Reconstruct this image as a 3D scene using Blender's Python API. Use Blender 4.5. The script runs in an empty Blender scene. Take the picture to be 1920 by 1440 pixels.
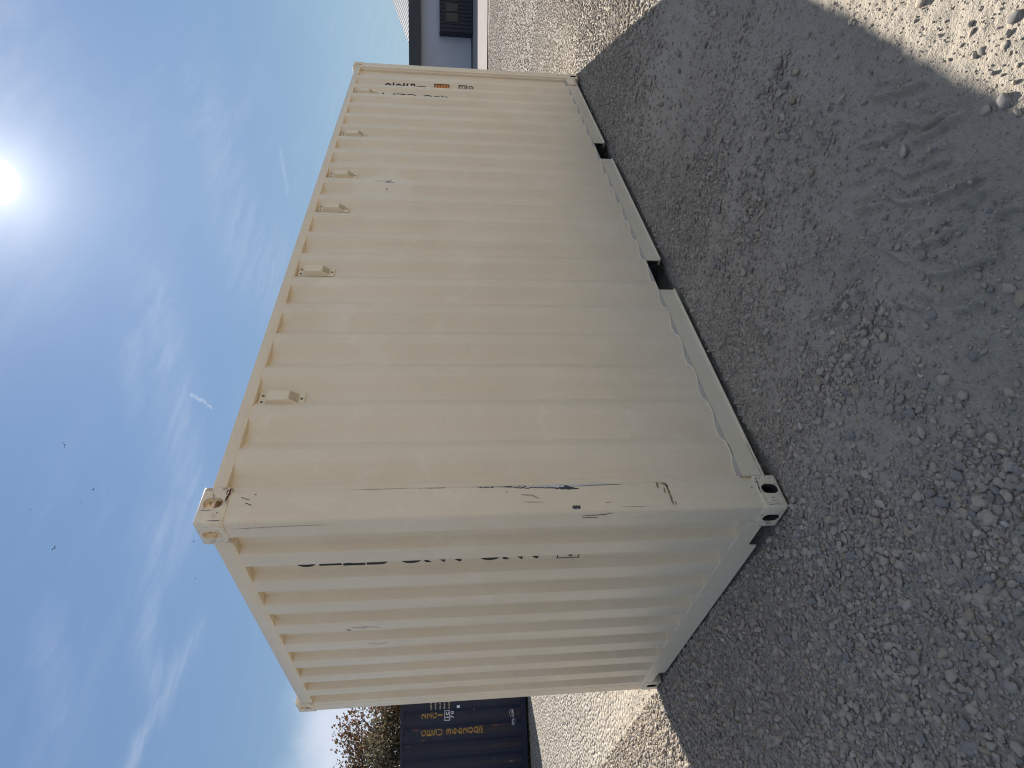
import bpy, bmesh, math, random
import numpy as np
from mathutils import Vector, Matrix, noise as mnoise

# ---------------------------------------------------------------- scene, camera, sky, sun, exposure
S = bpy.context.scene
COL = S.collection
rnd = random.Random(7)
R = math.radians

cam_d = bpy.data.cameras.new('camera')
cam = bpy.data.objects.new('camera', cam_d)
COL.objects.link(cam)
F_PX = 1087.49                       # focal length in photo pixels (1920 wide)
cam_d.sensor_fit = 'HORIZONTAL'
cam_d.sensor_width = 36.0
cam_d.lens = F_PX / 1920 * 36.0
cam_d.clip_start = 0.05
cam_d.clip_end = 3000
CAM = Vector((-1.37038, -2.15246, 1.55977))
V_RIGHT = Vector((0.70348136, -0.71070337, -0.00382173))
V_UP = Vector((0.08291820, 0.07673263, 0.99359784))
V_FWD = Vector((0.70586015, 0.69929446, -0.11291023))
# the phone was turned on its side: picture up is the scene's right, picture left is the sky
ax_y, ax_x, ax_z = V_RIGHT, -V_UP, -V_FWD
cam.matrix_world = Matrix(((ax_x.x, ax_y.x, ax_z.x, CAM.x), (ax_x.y, ax_y.y, ax_z.y, CAM.y),
                           (ax_x.z, ax_y.z, ax_z.z, CAM.z), (0, 0, 0, 1)))
S.camera = cam

SUN_EL, SUN_AZ = 34.2, 26.8          # azimuth from +X towards +Y
SUN = Vector((math.cos(R(SUN_EL)) * math.cos(R(SUN_AZ)), math.cos(R(SUN_EL)) * math.sin(R(SUN_AZ)), math.sin(R(SUN_EL))))
SKY_STRENGTH = 0.150
SUN_STRENGTH = 5.0
EXPOSURE = 1.15

sun_d = bpy.data.lights.new('sun', 'SUN')
sun_d.energy = SUN_STRENGTH
sun_d.angle = R(0.55)
sun_d.color = (1.0, 0.95, 0.87)
sun_o = bpy.data.objects.new('sun', sun_d)
sun_o.rotation_euler = SUN.to_track_quat('Z', 'Y').to_euler()
sun_o.location = SUN * 60
COL.objects.link(sun_o)

S.view_settings.view_transform = 'Standard'
S.view_settings.look = 'None'
S.view_settings.exposure = EXPOSURE
S.view_settings.gamma = 1.0
S.view_settings.use_curve_mapping = False
S.render.engine = 'CYCLES'
S.cycles.use_denoising = True
S.cycles.use_adaptive_sampling = False
S.cycles.sample_clamp_indirect = 4.0
S.cycles.denoiser = 'OPENIMAGEDENOISE'
S.cycles.denoising_prefilter = 'ACCURATE'
S.cycles.filter_width = 1.1
S.cycles.max_bounces = 8
S.cycles.diffuse_bounces = 5

W = bpy.data.worlds.new('World')
S.world = W
W.use_nodes = True


class NT:
    """small helper to write node trees"""
    def __init__(self, tree, clear=True):
        self.t = tree
        if clear:
            tree.nodes.clear()

    def n(self, kind, inp=None, **props):
        nd = self.t.nodes.new(kind)
        for k, v in props.items():
            setattr(nd, k, v)
        for k, v in (inp or {}).items():
            if isinstance(v, bpy.types.NodeSocket):
                self.t.links.new(v, nd.inputs[k])
            else:
                nd.inputs[k].default_value = v
        return nd

    def math(self, op, a, b=0.0, c=0.0, clamp=False):
        nd = self.t.nodes.new('ShaderNodeMath')
        nd.operation = op
        nd.use_clamp = clamp
        for i, v in enumerate((a, b, c)):
            if isinstance(v, bpy.types.NodeSocket):
                self.t.links.new(v, nd.inputs[i])
            else:
                nd.inputs[i].default_value = v
        return nd.outputs[0]

    def vmath(self, op, a, b=(0, 0, 0)):
        nd = self.t.nodes.new('ShaderNodeVectorMath')
        nd.operation = op
        for i, v in enumerate((a, b)):
            if isinstance(v, bpy.types.NodeSocket):
                self.t.links.new(v, nd.inputs[i])
            else:
                nd.inputs[i].default_value = v
        return nd

    def smooth(self, v, lo, hi, a=0.0, b=1.0):
        nd = self.t.nodes.new('ShaderNodeMapRange')
        nd.interpolation_type = 'SMOOTHSTEP'
        self.t.links.new(v, nd.inputs[0])
        for i, x in enumerate((lo, hi, a, b)):
            nd.inputs[1 + i].default_value = x
        return nd.outputs[0]

    def mix(self, fac, a, b, blend='MIX'):
        nd = self.t.nodes.new('ShaderNodeMix')
        nd.data_type = 'RGBA'
        nd.blend_type = blend
        for i, v in ((0, fac), (6, a), (7, b)):
            if isinstance(v, bpy.types.NodeSocket):
                self.t.links.new(v, nd.inputs[i])
            else:
                nd.inputs[i].default_value = v if i == 0 or len(v) == 4 else (*v, 1)
        return nd.outputs[2]

    def noise(self, vec, scale, detail=4, rough=0.55, dist=0.0):
        return self.n('ShaderNodeTexNoise', {'Vector': vec, 'Scale': scale, 'Detail': detail, 'Roughness': rough, 'Distortion': dist})


def build_sky():
    k = NT(W.node_tree)
    out = k.n('ShaderNodeOutputWorld')
    tc = k.n('ShaderNodeTexCoord')
    d = k.vmath('NORMALIZE', tc.outputs['Generated']).outputs[0]
    sky = k.n('ShaderNodeTexSky', sky_type='NISHITA')
    sky.sun_disc = False
    sky.sun_elevation = R(SUN_EL)
    sky.sun_rotation = R(90 - SUN_AZ)
    sky.altitude = 50
    sky.air_density = 1.0
    sky.dust_density = 0.0
    sky.ozone_density = 1.6
    base = k.n('ShaderNodeVectorMath', {0: sky.outputs[0]}, operation='SCALE')
    base.inputs['Scale'].default_value = SKY_STRENGTH
    # soften the range between the bright horizon and the deep zenith (tone compression)
    lum = k.n('ShaderNodeVectorMath', {0: base.outputs[0], 1: (0.2, 0.6, 0.2)}, operation='DOT_PRODUCT').outputs['Value']
    soft = k.math('DIVIDE', 1.0, k.math('ADD', 1.0, k.math('MULTIPLY', lum, 4.3)))
    base2 = k.n('ShaderNodeVectorMath', {0: base.outputs[0]}, operation='SCALE')
    k.t.links.new(soft, base2.inputs['Scale'])
    base = base2
    # thin cirrus, laid out on the plane of a high cloud deck
    sep = k.n('ShaderNodeSeparateXYZ', {0: d})
    z = k.math('MAXIMUM', sep.outputs[2], 0.03)
    px = k.math('DIVIDE', sep.outputs[0], z)
    py = k.math('DIVIDE', sep.outputs[1], z)
    P = k.n('ShaderNodeCombineXYZ', {0: px, 1: py}).outputs[0]
    w1 = k.noise(P, 2.6, 5, 0.6)
    w2 = k.noise(P, 11.0, 5, 0.62)
    warp = k.n('ShaderNodeVectorMath', {0: k.vmath('SUBTRACT', w1.outputs['Color'], (0.5, 0.5, 0.5)).outputs[0]}, operation='SCALE')
    warp.inputs['Scale'].default_value = 0.20
    warp2 = k.n('ShaderNodeVectorMath', {0: k.vmath('SUBTRACT', w2.outputs['Color'], (0.5, 0.5, 0.5)).outputs[0]}, operation='SCALE')
    warp2.inputs['Scale'].default_value = 0.065
    Pw = k.vmath('ADD', k.vmath('ADD', P, warp.outputs[0]).outputs[0], warp2.outputs[0]).outputs[0]
    # fibres of the streaks: noise stretched along the wind (from lower x, higher y towards higher x, lower y)
    mp = k.n('ShaderNodeMapping', {'Vector': Pw})
    mp.inputs['Rotation'].default_value = (0, 0, R(52))
    mp.inputs['Scale'].default_value = (1.1, 5.5, 1)
    fib = k.noise(mp.outputs[0], 2.0, 7, 0.62)
    fibre = k.smooth(fib.outputs[0], 0.30, 0.74)

    def streak(pts, w, amp, src=Pw, tex=True):
        tot = None
        for (ax, ay), (bx, by) in zip(pts[:-1], pts[1:]):
            L2 = (bx - ax) ** 2 + (by - ay) ** 2
            rel = k.vmath('SUBTRACT', src, (ax, ay, 0)).outputs[0]
            t = k.math('DIVIDE', k.n('ShaderNodeVectorMath', {0: rel, 1: (bx - ax, by - ay, 0)}, operation='DOT_PRODUCT').outputs['Value'], L2, clamp=True)
            on = k.n('ShaderNodeVectorMath', {0: (bx - ax, by - ay, 0)}, operation='SCALE')
            k.t.links.new(t, on.inputs['Scale'])
            ds = k.n('ShaderNodeVectorMath', {0: rel, 1: on.outputs[0]}, operation='DISTANCE').outputs['Value']
            q = k.math('DIVIDE', ds, w)
            g = k.math('EXPONENT', k.math('MULTIPLY', k.math('MULTIPLY', q, q), -1.0))
            tot = g if tot is None else k.math('MAXIMUM', tot, g)
        if tex:
            tot = k.math('MULTIPLY', tot, k.math('ADD', k.math('MULTIPLY', fibre, 0.9), 0.15))
        return k.math('MULTIPLY', tot, amp * 0.78)
    parts = [
        streak([(0.40, 2.20), (0.618, 2.25), (0.761, 2.30)], 0.045, 0.42),
        streak([(0.761, 2.30), (0.877, 2.08), (1.009, 1.963), (1.201, 1.888)], 0.075, 0.27),
        streak([(0.748, 2.312), (0.901, 2.392), (1.049, 2.46)], 0.07, 0.28),
        streak([(1.20, 1.95), (1.40, 2.05), (1.488, 1.841), (1.627, 1.55), (1.756, 1.31)], 0.17, 0.26),
        streak([(0.704, 1.543), (0.635, 1.675), (0.555, 1.749)], 0.06, 0.16),
        streak([(3.333, 2.472), (2.881, 1.918), (2.602, 1.495), (2.651, 1.087)], 0.30, 0.20),
        streak([(1.516, 1.302), (1.43, 1.41)], 0.08, 0.22),
        streak([(2.573, 1.248), (2.61, 1.298)], 0.035, 0.34),
        streak([(3.605, 1.60), (3.602, 1.80)], 0.05, 0.28),
    ]
    P2 = k.vmath('ADD', P, k.n('ShaderNodeVectorMath', {0: warp2.outputs[0]}, operation='SCALE').outputs[0])
    P2n = k.vmath('ADD', P, warp2.outputs[0]).outputs[0]
    cx0 = k.math('MULTIPLY', streak([(1.690, 1.725), (1.741, 1.81), (1.79, 1.905)], 0.0075, 0.48, src=k.vmath('ADD', P2n, (0.0, 0.0, 0)).outputs[0], tex=False), 1.0)
    veil = k.math('MULTIPLY', k.smooth(k.noise(mp.outputs[0], 0.55, 5, 0.6).outputs[0], 0.48, 0.85), 0.12)
    # unseen cirrus added outside the view to brighten and neutralise the shade
    rest = k.math('MULTIPLY', k.smooth(k.math('ADD', k.math('MULTIPLY', px, -0.30), py), 0.9, -0.6), k.smooth(px, 2.2, 0.4))
    patchy = k.smooth(k.noise(P, 0.9, 4, 0.6).outputs[0], 0.36, 0.60)
    wide = k.math('MULTIPLY', k.math('MULTIPLY', rest, patchy), k.math('ADD', k.math('MULTIPLY', fibre, 0.90), 0.36))
    cov = k.math('MAXIMUM', veil, wide)
    # paler air low over the horizon
    for p_ in parts + [cx0]:
        cov = k.math('MAXIMUM', cov, p_)
    # bank of pale cloud low over the trees
    bank_d = k.vmath('SUBTRACT', d, (0.20, 0.968, 0.12)).outputs[0]
    bs = k.vmath('MULTIPLY', bank_d, (3.2, 3.2, 9.0)).outputs[0]
    bl = k.n('ShaderNodeVectorMath', {0: bs}, operation='LENGTH').outputs['Value']
    bank = k.math('MULTIPLY', k.smooth(k.math('ADD', bl, k.math('MULTIPLY', k.math('SUBTRACT', k.noise(d, 6.0, 5, 0.6).outputs[0], 0.5), 0.9)), 0.35, 1.1, 1.0, 0.0), 0.85)
    cov = k.math('MAXIMUM', cov, bank)
    cov = k.math('MULTIPLY', cov, k.smooth(sep.outputs[2], 0.0, 0.06))
    # glare and aureole round the sun: forward scattering in thin cirrus
    dt = k.n('ShaderNodeVectorMath', {0: d, 1: tuple(SUN)}, operation='DOT_PRODUCT').outputs['Value']
    ang = k.math('ARCCOSINE', k.math('MINIMUM', dt, 0.999999))
    a1 = k.math('MULTIPLY', k.smooth(ang, 0.004, 0.034, 1.0, 0.0), 1.1)
    a2 = k.math('MULTIPLY', k.math('EXPONENT', k.math('DIVIDE', ang, -0.044)), 0.43)
    a3 = k.math('MULTIPLY', k.math('EXPONENT', k.math('DIVIDE', ang, -0.16)), 0.10)
    glow = k.math('ADD', k.math('ADD', a1, a2), a3)
    glow_c = k.n('ShaderNodeVectorMath', {0: (1.0, 0.97, 0.92)}, operation='SCALE')
    k.t.links.new(glow, glow_c.inputs['Scale'])
    cloud_c = (0.33, 0.355, 0.41)
    aired = k.mix(k.smooth(sep.outputs[2], 0.30, 0.02, 0.0, 0.60), base.outputs[0], (0.180, 0.272, 0.375))
    mixed = k.mix(cov, aired, cloud_c)
    tot = k.vmath('ADD', mixed, glow_c.outputs[0]).outputs[0]
    bg = k.n('ShaderNodeBackground', {'Color': tot, 'Strength': 1.0})
    k.t.links.new(bg.outputs[0], out.inputs[0])


build_sky()
W.cycles.sampling_method = 'MANUAL'
W.cycles.sample_map_resolution = 512


# ---------------------------------------------------------------- helpers
def tag(o, label=None, cat=None, group=None, kind=None):
    for kx, v in (('label', label), ('category', cat), ('group', group), ('kind', kind)):
        if v:
            o[kx] = v
    return o


def link(name, me, parent=None, mat=None):
    o = bpy.data.objects.new(name, me)
    COL.objects.link(o)
    if mat is not None and me is not None and not me.materials:
        me.materials.append(mat)
    if parent is not None:
        o.parent = parent
    return o


def empty(name, loc=(0, 0, 0), rz=0.0):
    o = bpy.data.objects.new(name, None)
    o.location = loc
    o.rotation_euler = (0, 0, rz)
    o.empty_display_size = 0.3
    COL.objects.link(o)
    return o


def bm_obj(name, bm, mat, parent=None, smooth=None):
    me = bpy.data.meshes.new(name)
    bm.normal_update()
    bm.to_mesh(me)
    bm.free()
    if smooth is not None:
        me.shade_smooth()
        try:
            me.set_sharp_from_angle(angle=R(smooth))
        except Exception:
            pass
    return link(name, me, parent, mat)


def box(bm, lo, hi):
    x0, y0, z0 = lo
    x1, y1, z1 = hi
    v = [bm.verts.new(p) for p in ((x0, y0, z0), (x1, y0, z0), (x1, y1, z0), (x0, y1, z0), (x0, y0, z1), (x1, y0, z1), (x1, y1, z1), (x0, y1, z1))]
    for f in ((0, 3, 2, 1), (4, 5, 6, 7), (0, 1, 5, 4), (1, 2, 6, 5), (2, 3, 7, 6), (3, 0, 4, 7)):
        bm.faces.new([v[i] for i in f])


def prism(bm, poly, axis, a, b):
    """extrude a 2-D polygon along an axis (0 x, 1 y, 2 z)"""
    def pt(p, t):
        return {0: (t, p[0], p[1]), 1: (p[0], t, p[1]), 2: (p[0], p[1], t)}[axis]
    A = [bm.verts.new(pt(p, a)) for p in poly]
    B = [bm.verts.new(pt(p, b)) for p in poly]
    n = len(poly)
    bm.faces.new(A[::-1])
    bm.faces.new(B)
    for i in range(n):
        bm.faces.new((A[i], A[(i + 1) % n], B[(i + 1) % n], B[i]))
    bmesh.ops.recalc_face_normals(bm, faces=bm.faces[:])


def bevel_all(bm, w, seg=2, ang=30):
    bm.normal_update()
    es = [e for e in bm.edges if len(e.link_faces) == 2 and e.calc_face_angle(0) > R(ang)]
    bmesh.ops.bevel(bm, geom=es, offset=w, segments=seg, affect='EDGES', profile=0.5, clamp_overlap=True)


def tube(bm, pts, radii, seg=6):
    rings = []
    up = Vector((0.3, 0.2, 1)).normalized()
    for i, p in enumerate(pts):
        d = (Vector(pts[min(i + 1, len(pts) - 1)]) - Vector(pts[max(i - 1, 0)])).normalized()
        a = d.cross(up)
        if a.length < 1e-3:
            a = d.cross(Vector((1, 0, 0)))
        a.normalize()
        b = d.cross(a)
        rings.append([bm.verts.new(Vector(p) + (a * math.cos(2 * math.pi * j / seg) + b * math.sin(2 * math.pi * j / seg)) * radii[i]) for j in range(seg)])
    for r0, r1 in zip(rings[:-1], rings[1:]):
        for j in range(seg):
            bm.faces.new((r0[j], r0[(j + 1) % seg], r1[(j + 1) % seg], r1[j]))
    bm.faces.new(rings[0][::-1])
    bm.faces.new(rings[-1])


# ---------------------------------------------------------------- materials
def mat_new(name):
    m = bpy.data.materials.new(name)
    m.use_nodes = True
    k = NT(m.node_tree)
    out = k.n('ShaderNodeOutputMaterial')
    b = k.n('ShaderNodeBsdfPrincipled')
    k.t.links.new(b.outputs[0], out.inputs[0])
    return m, k, b


def setin(k, b, **kw):
    for kx, v in kw.items():
        s = b.inputs[kx.replace('_', ' ')]
        if isinstance(v, bpy.types.NodeSocket):
            k.t.links.new(v, s)
        elif s.type == 'RGBA' and len(v) == 3:
            s.default_value = (*v, 1)
        else:
            s.default_value = v


def plain(name, col, rough=0.6, var=0.12, scale=9.0, metal=0.0, bump=0.0, spec=0.4):
    m, k, b = mat_new(name)
    tc = k.n('ShaderNodeTexCoord')
    n1 = k.noise(tc.outputs['Object'], scale, 5, 0.6)
    f = k.math('ADD', k.math('MULTIPLY', k.math('SUBTRACT', n1.outputs[0], 0.5), 2 * var), 1.0)
    c = k.n('ShaderNodeVectorMath', {0: col}, operation='SCALE')
    k.t.links.new(f, c.inputs['Scale'])
    setin(k, b, Base_Color=c.outputs[0], Roughness=rough, Metallic=metal, Specular_IOR_Level=spec)
    if bump:
        bp = k.n('ShaderNodeBump', {'Height': k.noise(tc.outputs['Object'], scale * 6, 4).outputs[0], 'Strength': bump, 'Distance': 0.01})
        setin(k, b, Normal=bp.outputs[0])
    return m


def cream_paint(name, chips=0.0):
    m, k, b = mat_new(name)
    g = k.n('ShaderNodeNewGeometry')
    P = g.outputs['Position']
    n1 = k.noise(P, 1.3, 4, 0.6)
    n2 = k.noise(P, 14.0, 5, 0.65)
    mp = k.n('ShaderNodeMapping', {'Vector': P})
    mp.inputs['Scale'].default_value = (16, 16, 0.7)
    n3 = k.noise(mp.outputs[0], 1.6, 5, 0.6)                       # faint dirt runs down the sheet
    c = k.mix(k.smooth(n1.outputs[0], 0.3, 0.7), (0.705, 0.585, 0.420), (0.745, 0.628, 0.466))
    c = k.mix(k.math('MULTIPLY', k.smooth(n3.outputs[0], 0.52, 0.78), 0.30), c, (0.62, 0.50, 0.345))
    c = k.mix(k.math('MULTIPLY', k.smooth(n2.outputs[0], 0.60, 0.80), 0.12), c, (0.50, 0.43, 0.32))
    n6 = k.noise(P, 95.0, 4, 0.7)
    n7 = k.noise(P, 310.0, 2, 0.6)
    mott = k.math('ADD', k.math('MULTIPLY', k.math('SUBTRACT', n6.outputs[0], 0.5), 0.16), k.math('MULTIPLY', k.math('SUBTRACT', n7.outputs[0], 0.5), 0.14))
    sc = k.n('ShaderNodeVectorMath', {0: c}, operation='SCALE')
    k.t.links.new(k.math('ADD', 1.0, mott), sc.inputs['Scale'])
    c = sc.outputs[0]
    blot = k.noise(P, 3.1, 6, 0.7, 0.8)
    c = k.mix(k.math('MULTIPLY', k.smooth(blot.outputs[0], 0.54, 0.66), 0.16), c, (0.60, 0.545, 0.45))
    c = k.mix(k.math('MULTIPLY', k.smooth(blot.outputs[0], 0.45, 0.34), 0.22), c, (0.82, 0.75, 0.62))
    # road dust at the foot and grime under the roof edge
    zz = k.n('ShaderNodeSeparateXYZ', {0: P}).outputs[2]
    foot = k.smooth(k.math('ADD', zz, k.math('MULTIPLY', n2.outputs[0], 0.25)), 0.05, 0.14, 0.35, 0.0)
    c = k.mix(foot, c, (0.56, 0.48, 0.385))
    # a rolled-over repair patch, paler and chalkier than the old coat, and thin rust runs from the upper welds
    pd = k.n('ShaderNodeVectorMath', {0: P, 1: (3.06, 0.0, 2.05)}, operation='DISTANCE').outputs['Value']
    patch = k.smooth(k.math('ADD', pd, k.math('MULTIPLY', k.math('SUBTRACT', n2.outputs[0], 0.5), 0.10)), 0.20, 0.26, 0.30, 0.0)
    c = k.mix(patch, c, (0.80, 0.74, 0.63))
    mr = k.n('ShaderNodeMapping', {'Vector': P})
    mr.inputs['Scale'].default_value = (38, 38, 0.55)
    nr = k.noise(mr.outputs[0], 1.0, 4, 0.6)
    runs = k.math('MULTIPLY', k.math('MULTIPLY', k.smooth(nr.outputs[0], 0.66, 0.76), k.smooth(zz, 1.75, 2.5)), 0.35)
    c = k.mix(runs, c, (0.46, 0.30, 0.16))
    v = k.n('ShaderNodeTexVoronoi', {'Vector': P, 'Scale': 23.0})
    specks = k.smooth(v.outputs['Distance'], 0.035, 0.06, 1.0, 0.0)
    pick = k.smooth(k.n('ShaderNodeSeparateColor', {0: v.outputs['Color']}).outputs[0], 0.90, 0.94)
    c = k.mix(k.math('MULTIPLY', k.math('MULTIPLY', specks, pick), 0.75), c, (0.10, 0.06, 0.035))
    if chips:
        n4 = k.noise(P, 34.0, 6, 0.68, 0.6)
        n5 = k.noise(P, 7.0, 3, 0.5)
        ch = k.math('MULTIPLY', k.smooth(n4.outputs[0], 0.67, 0.69), k.smooth(n5.outputs[0], 0.55, 0.62))
        c = k.mix(k.math('MULTIPLY', ch, chips), c, (0.05, 0.028, 0.02))
        edge = k.smooth(g.outputs['Pointiness'], 0.53, 0.60)
        ew = k.math('MULTIPLY', edge, k.smooth(k.noise(P, 26.0, 5, 0.7).outputs[0], 0.54, 0.60))
        c = k.mix(k.math('MULTIPLY', ew, chips), c, (0.07, 0.035, 0.025))
    bp = k.n('ShaderNodeBump', {'Height': k.math('ADD', k.math('MULTIPLY', n1.outputs[0], 1.0), k.math('MULTIPLY', n2.outputs[0], 0.10)), 'Strength': 0.16, 'Distance': 0.05})
    setin(k, b, Base_Color=c, Roughness=0.38, Specular_IOR_Level=0.5, Normal=bp.outputs[0])
    return m


def blue_paint(name):
    m, k, b = mat_new(name)
    tc = k.n('ShaderNodeTexCoord')
    P = tc.outputs['Object']
    n1 = k.noise(P, 1.1, 4, 0.6)
    mp = k.n('ShaderNodeMapping', {'Vector': P})
    mp.inputs['Scale'].default_value = (9, 9, 0.9)
    n2 = k.noise(mp.outputs[0], 1.4, 6, 0.62)
    n3 = k.noise(P, 6.0, 6, 0.65)
    c = k.mix(k.smooth(n1.outputs[0], 0.35, 0.7), (0.0055, 0.0085, 0.024), (0.010, 0.015, 0.037))
    c = k.mix(k.math('MULTIPLY', k.smooth(n2.outputs[0], 0.60, 0.68), k.smooth(n3.outputs[0], 0.45, 0.6)), c, (0.13, 0.045, 0.018))
    c = k.mix(k.math('MULTIPLY', k.smooth(n3.outputs[0], 0.66, 0.72), 0.7), c, (0.17, 0.17, 0.17))
    setin(k, b, Base_Color=c, Roughness=0.5, Specular_IOR_Level=0.35)
    return m


M = {}
M['cream'] = cream_paint('cream_paint')
M['cream_cast'] = cream_paint('chipped_cream_paint', 0.95)
M['dark_steel'] = plain('dark_underside_steel', (0.03, 0.028, 0.026), 0.8)
M['black'] = plain('black_paint', (0.016, 0.016, 0.018), 0.55)
M['scuff'] = plain('slate_scuff', (0.050, 0.052, 0.062), 0.6, 0.5, 60)
M['bare'] = plain('pale_scrape', (0.50, 0.52, 0.54), 0.5, 0.15, 60)
M['rust'] = plain('rust', (0.27, 0.175, 0.11), 0.85, 0.5, 60)
M['rust_red'] = plain('red_rust', (0.095, 0.035, 0.022), 0.85, 0.5, 60)
M['grime'] = plain('grime', (0.33, 0.28, 0.21), 0.8, 0.3, 40)
M['orange'] = plain('orange_label', (0.62, 0.22, 0.03), 0.5)
M['label_print'] = plain('label_print', (0.28, 0.10, 0.03), 0.5)
M['blue'] = blue_paint('dark_blue_paint')
M['yellow'] = plain('yellow_lettering', (0.30, 0.17, 0.035), 0.6, 0.5, 30)
M['white'] = plain('white_lettering', (0.52, 0.53, 0.55), 0.6, 0.3, 30)
M['skylit_ledge'] = plain('skylit_ledge_grey', (0.46, 0.415, 0.365), 0.9, 0.25, 14)  # grey tint paints skylight onto the upward ledge, so the corrugation wave shows
M['vent'] = plain('cream_plastic', (0.74, 0.63, 0.46), 0.5, 0.04)
M['grille'] = plain('vent_mesh', (0.58, 0.49, 0.35), 0.7)
M['screw'] = plain('screw_steel', (0.16, 0.13, 0.09), 0.5, 0.2, 200)
M['wall'] = plain('grey_render', (0.40, 0.405, 0.44), 0.8, 0.08, 1.5)
M['fascia'] = plain('dark_fascia', (0.030, 0.034, 0.042), 0.5, 0.12, 3)
M['roof'] = plain('grey_roof_sheet', (0.10, 0.12, 0.15), 0.7, 0.1, 2)
M['clad'] = plain('dark_cladding', (0.018, 0.019, 0.026), 0.55, 0.15, 3)
M['concrete'] = plain('pale_concrete', (0.25, 0.225, 0.205), 0.95, 0.16, 1.2, spec=0.05)
M['bird'] = plain('dark_feathers', (0.012, 0.013, 0.018), 0.8)
M['bark'] = plain('bark', (0.10, 0.075, 0.055), 0.9, 0.3, 20)


def glass_mat():
    m, k, b = mat_new('window_glass')
    tc = k.n('ShaderNodeTexCoord')
    setin(k, b, Base_Color=(0.02, 0.024, 0.026), Roughness=0.04, Specular_IOR_Level=0.45)
    bp = k.n('ShaderNodeBump', {'Height': k.noise(tc.outputs['Object'], 3.0, 3).outputs[0], 'Strength': 0.15, 'Distance': 0.05})
    setin(k, b, Normal=bp.outputs[0])
    return m


M['glass'] = glass_mat()


def leaf_mat(name, c1, c2):
    m, k, b = mat_new(name)
    g = k.n('ShaderNodeNewGeometry')
    c = k.mix(g.outputs['Random Per Island'], c1, c2)
    setin(k, b, Base_Color=c, Roughness=0.7, Specular_IOR_Level=0.2)
    out = [n for n in k.t.nodes if n.type == 'OUTPUT_MATERIAL'][0]
    tr = k.n('ShaderNodeBsdfTranslucent', {'Color': c})
    ad = k.n('ShaderNodeMixShader', {0: 0.35, 1: b.outputs[0], 2: tr.outputs[0]})
    k.t.links.new(ad.outputs[0], out.inputs[0])
    return m


M['leaf_red'] = leaf_mat('russet_leaves', (0.15, 0.058, 0.034), (0.12, 0.095, 0.05))
M['leaf_green'] = leaf_mat('grey_green_leaves', (0.095, 0.095, 0.06), (0.15, 0.14, 0.09))


def ground_mat():
    m, k, b = mat_new('dusty_gravel')
    g = k.n('ShaderNodeNewGeometry')
    P = g.outputs['Position']
    n1 = k.noise(P, 0.9, 5, 0.6)
    n2 = k.noise(P, 9.0, 6, 0.65)
    n3 = k.noise(P, 70.0, 4, 0.7)
    n4 = k.noise(P, 260.0, 3, 0.6)
    c = k.mix(k.smooth(n1.outputs[0], 0.3, 0.7), (0.395, 0.345, 0.278), (0.475, 0.415, 0.335))
    c = k.mix(k.math('MULTIPLY', k.smooth(n2.outputs[0], 0.52, 0.75), 0.45), c, (0.30, 0.275, 0.245))
    c = k.mix(k.math('MULTIPLY', k.smooth(n3.outputs[0], 0.58, 0.72), 0.5), c, (0.54, 0.475, 0.39))
    c = k.mix(k.math('MULTIPLY', k.smooth(n3.outputs[0], 0.44, 0.30), 0.5), c, (0.22, 0.20, 0.18))
    # stones of the distance, where they are too small to be built
    v = k.n('ShaderNodeTexVoronoi', {'Vector': P, 'Scale': 26.0})
    vc = k.n('ShaderNodeSeparateColor', {0: v.outputs['Color']}).outputs[0]
    far = k.smooth(k.n('ShaderNodeVectorMath', {0: P, 1: tuple(CAM)}, operation='DISTANCE').outputs['Value'], 4.5, 9.0)
    stone = k.mix(vc, (0.23, 0.21, 0.185), (0.55, 0.50, 0.435))
    c = k.mix(k.math('MULTIPLY', far, 0.6), c, stone)
    hv = k.math('MULTIPLY', k.math('SUBTRACT', 0.6, v.outputs['Distance']), k.math('MULTIPLY', far, 2.6))
    h = k.math('ADD', k.math('ADD', k.math('MULTIPLY', n2.outputs[0], 0.9), k.math('MULTIPLY', n3.outputs[0], 0.42)), k.math('MULTIPLY', n4.outputs[0], 0.16))
    h = k.math('ADD', h, hv)
    bp = k.n('ShaderNodeBump', {'Height': h, 'Strength': 1.0, 'Distance': 0.04})
    setin(k, b, Base_Color=c, Roughness=0.95, Specular_IOR_Level=0.15, Normal=bp.outputs[0])
    return m


def stone_mat(name, attr):
    m, k, b = mat_new(name)
    tc = k.n('ShaderNodeTexCoord')
    if attr:
        t = k.n('ShaderNodeAttribute', attribute_type='INSTANCER', attribute_name='tint').outputs['Fac']
    else:
        t = k.n('ShaderNodeObjectInfo').outputs['Random']
    ramp = k.n('ShaderNodeValToRGB', {0: t})
    cr = ramp.color_ramp
    cols = [(0.0, (0.207, 0.190, 0.174)), (0.35, (0.314, 0.265, 0.212)), (0.55, (0.372, 0.312, 0.249)), (0.82, (0.413, 0.340, 0.257)), (0.93, (0.306, 0.237, 0.162)), (1.0, (0.479, 0.419, 0.347))]
    while len(cr.elements) < len(cols):
        cr.elements.new(0.5)
    for e, (p, c) in zip(cr.elements, cols):
        e.position = p
        e.color = (*c, 1)
    n1 = k.noise(tc.outputs['Object'], 3.0, 5, 0.65)
    n2 = k.noise(tc.outputs['Object'], 16.0, 4, 0.65)
    c = k.mix(k.math('MULTIPLY', k.smooth(n1.outputs[0], 0.45, 0.7), 0.5), ramp.outputs[0], (0.40, 0.36, 0.31))
    c = k.mix(k.math('MULTIPLY', k.smooth(n2.outputs[0], 0.55, 0.75), 0.35), c, (0.24, 0.225, 0.205))
    bp = k.n('ShaderNodeBump', {'Height': n2.outputs[0], 'Strength': 0.35, 'Distance': 0.08})
    setin(k, b, Base_Color=c, Roughness=0.85, Specular_IOR_Level=0.25, Normal=bp.outputs[0])
    return m


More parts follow.
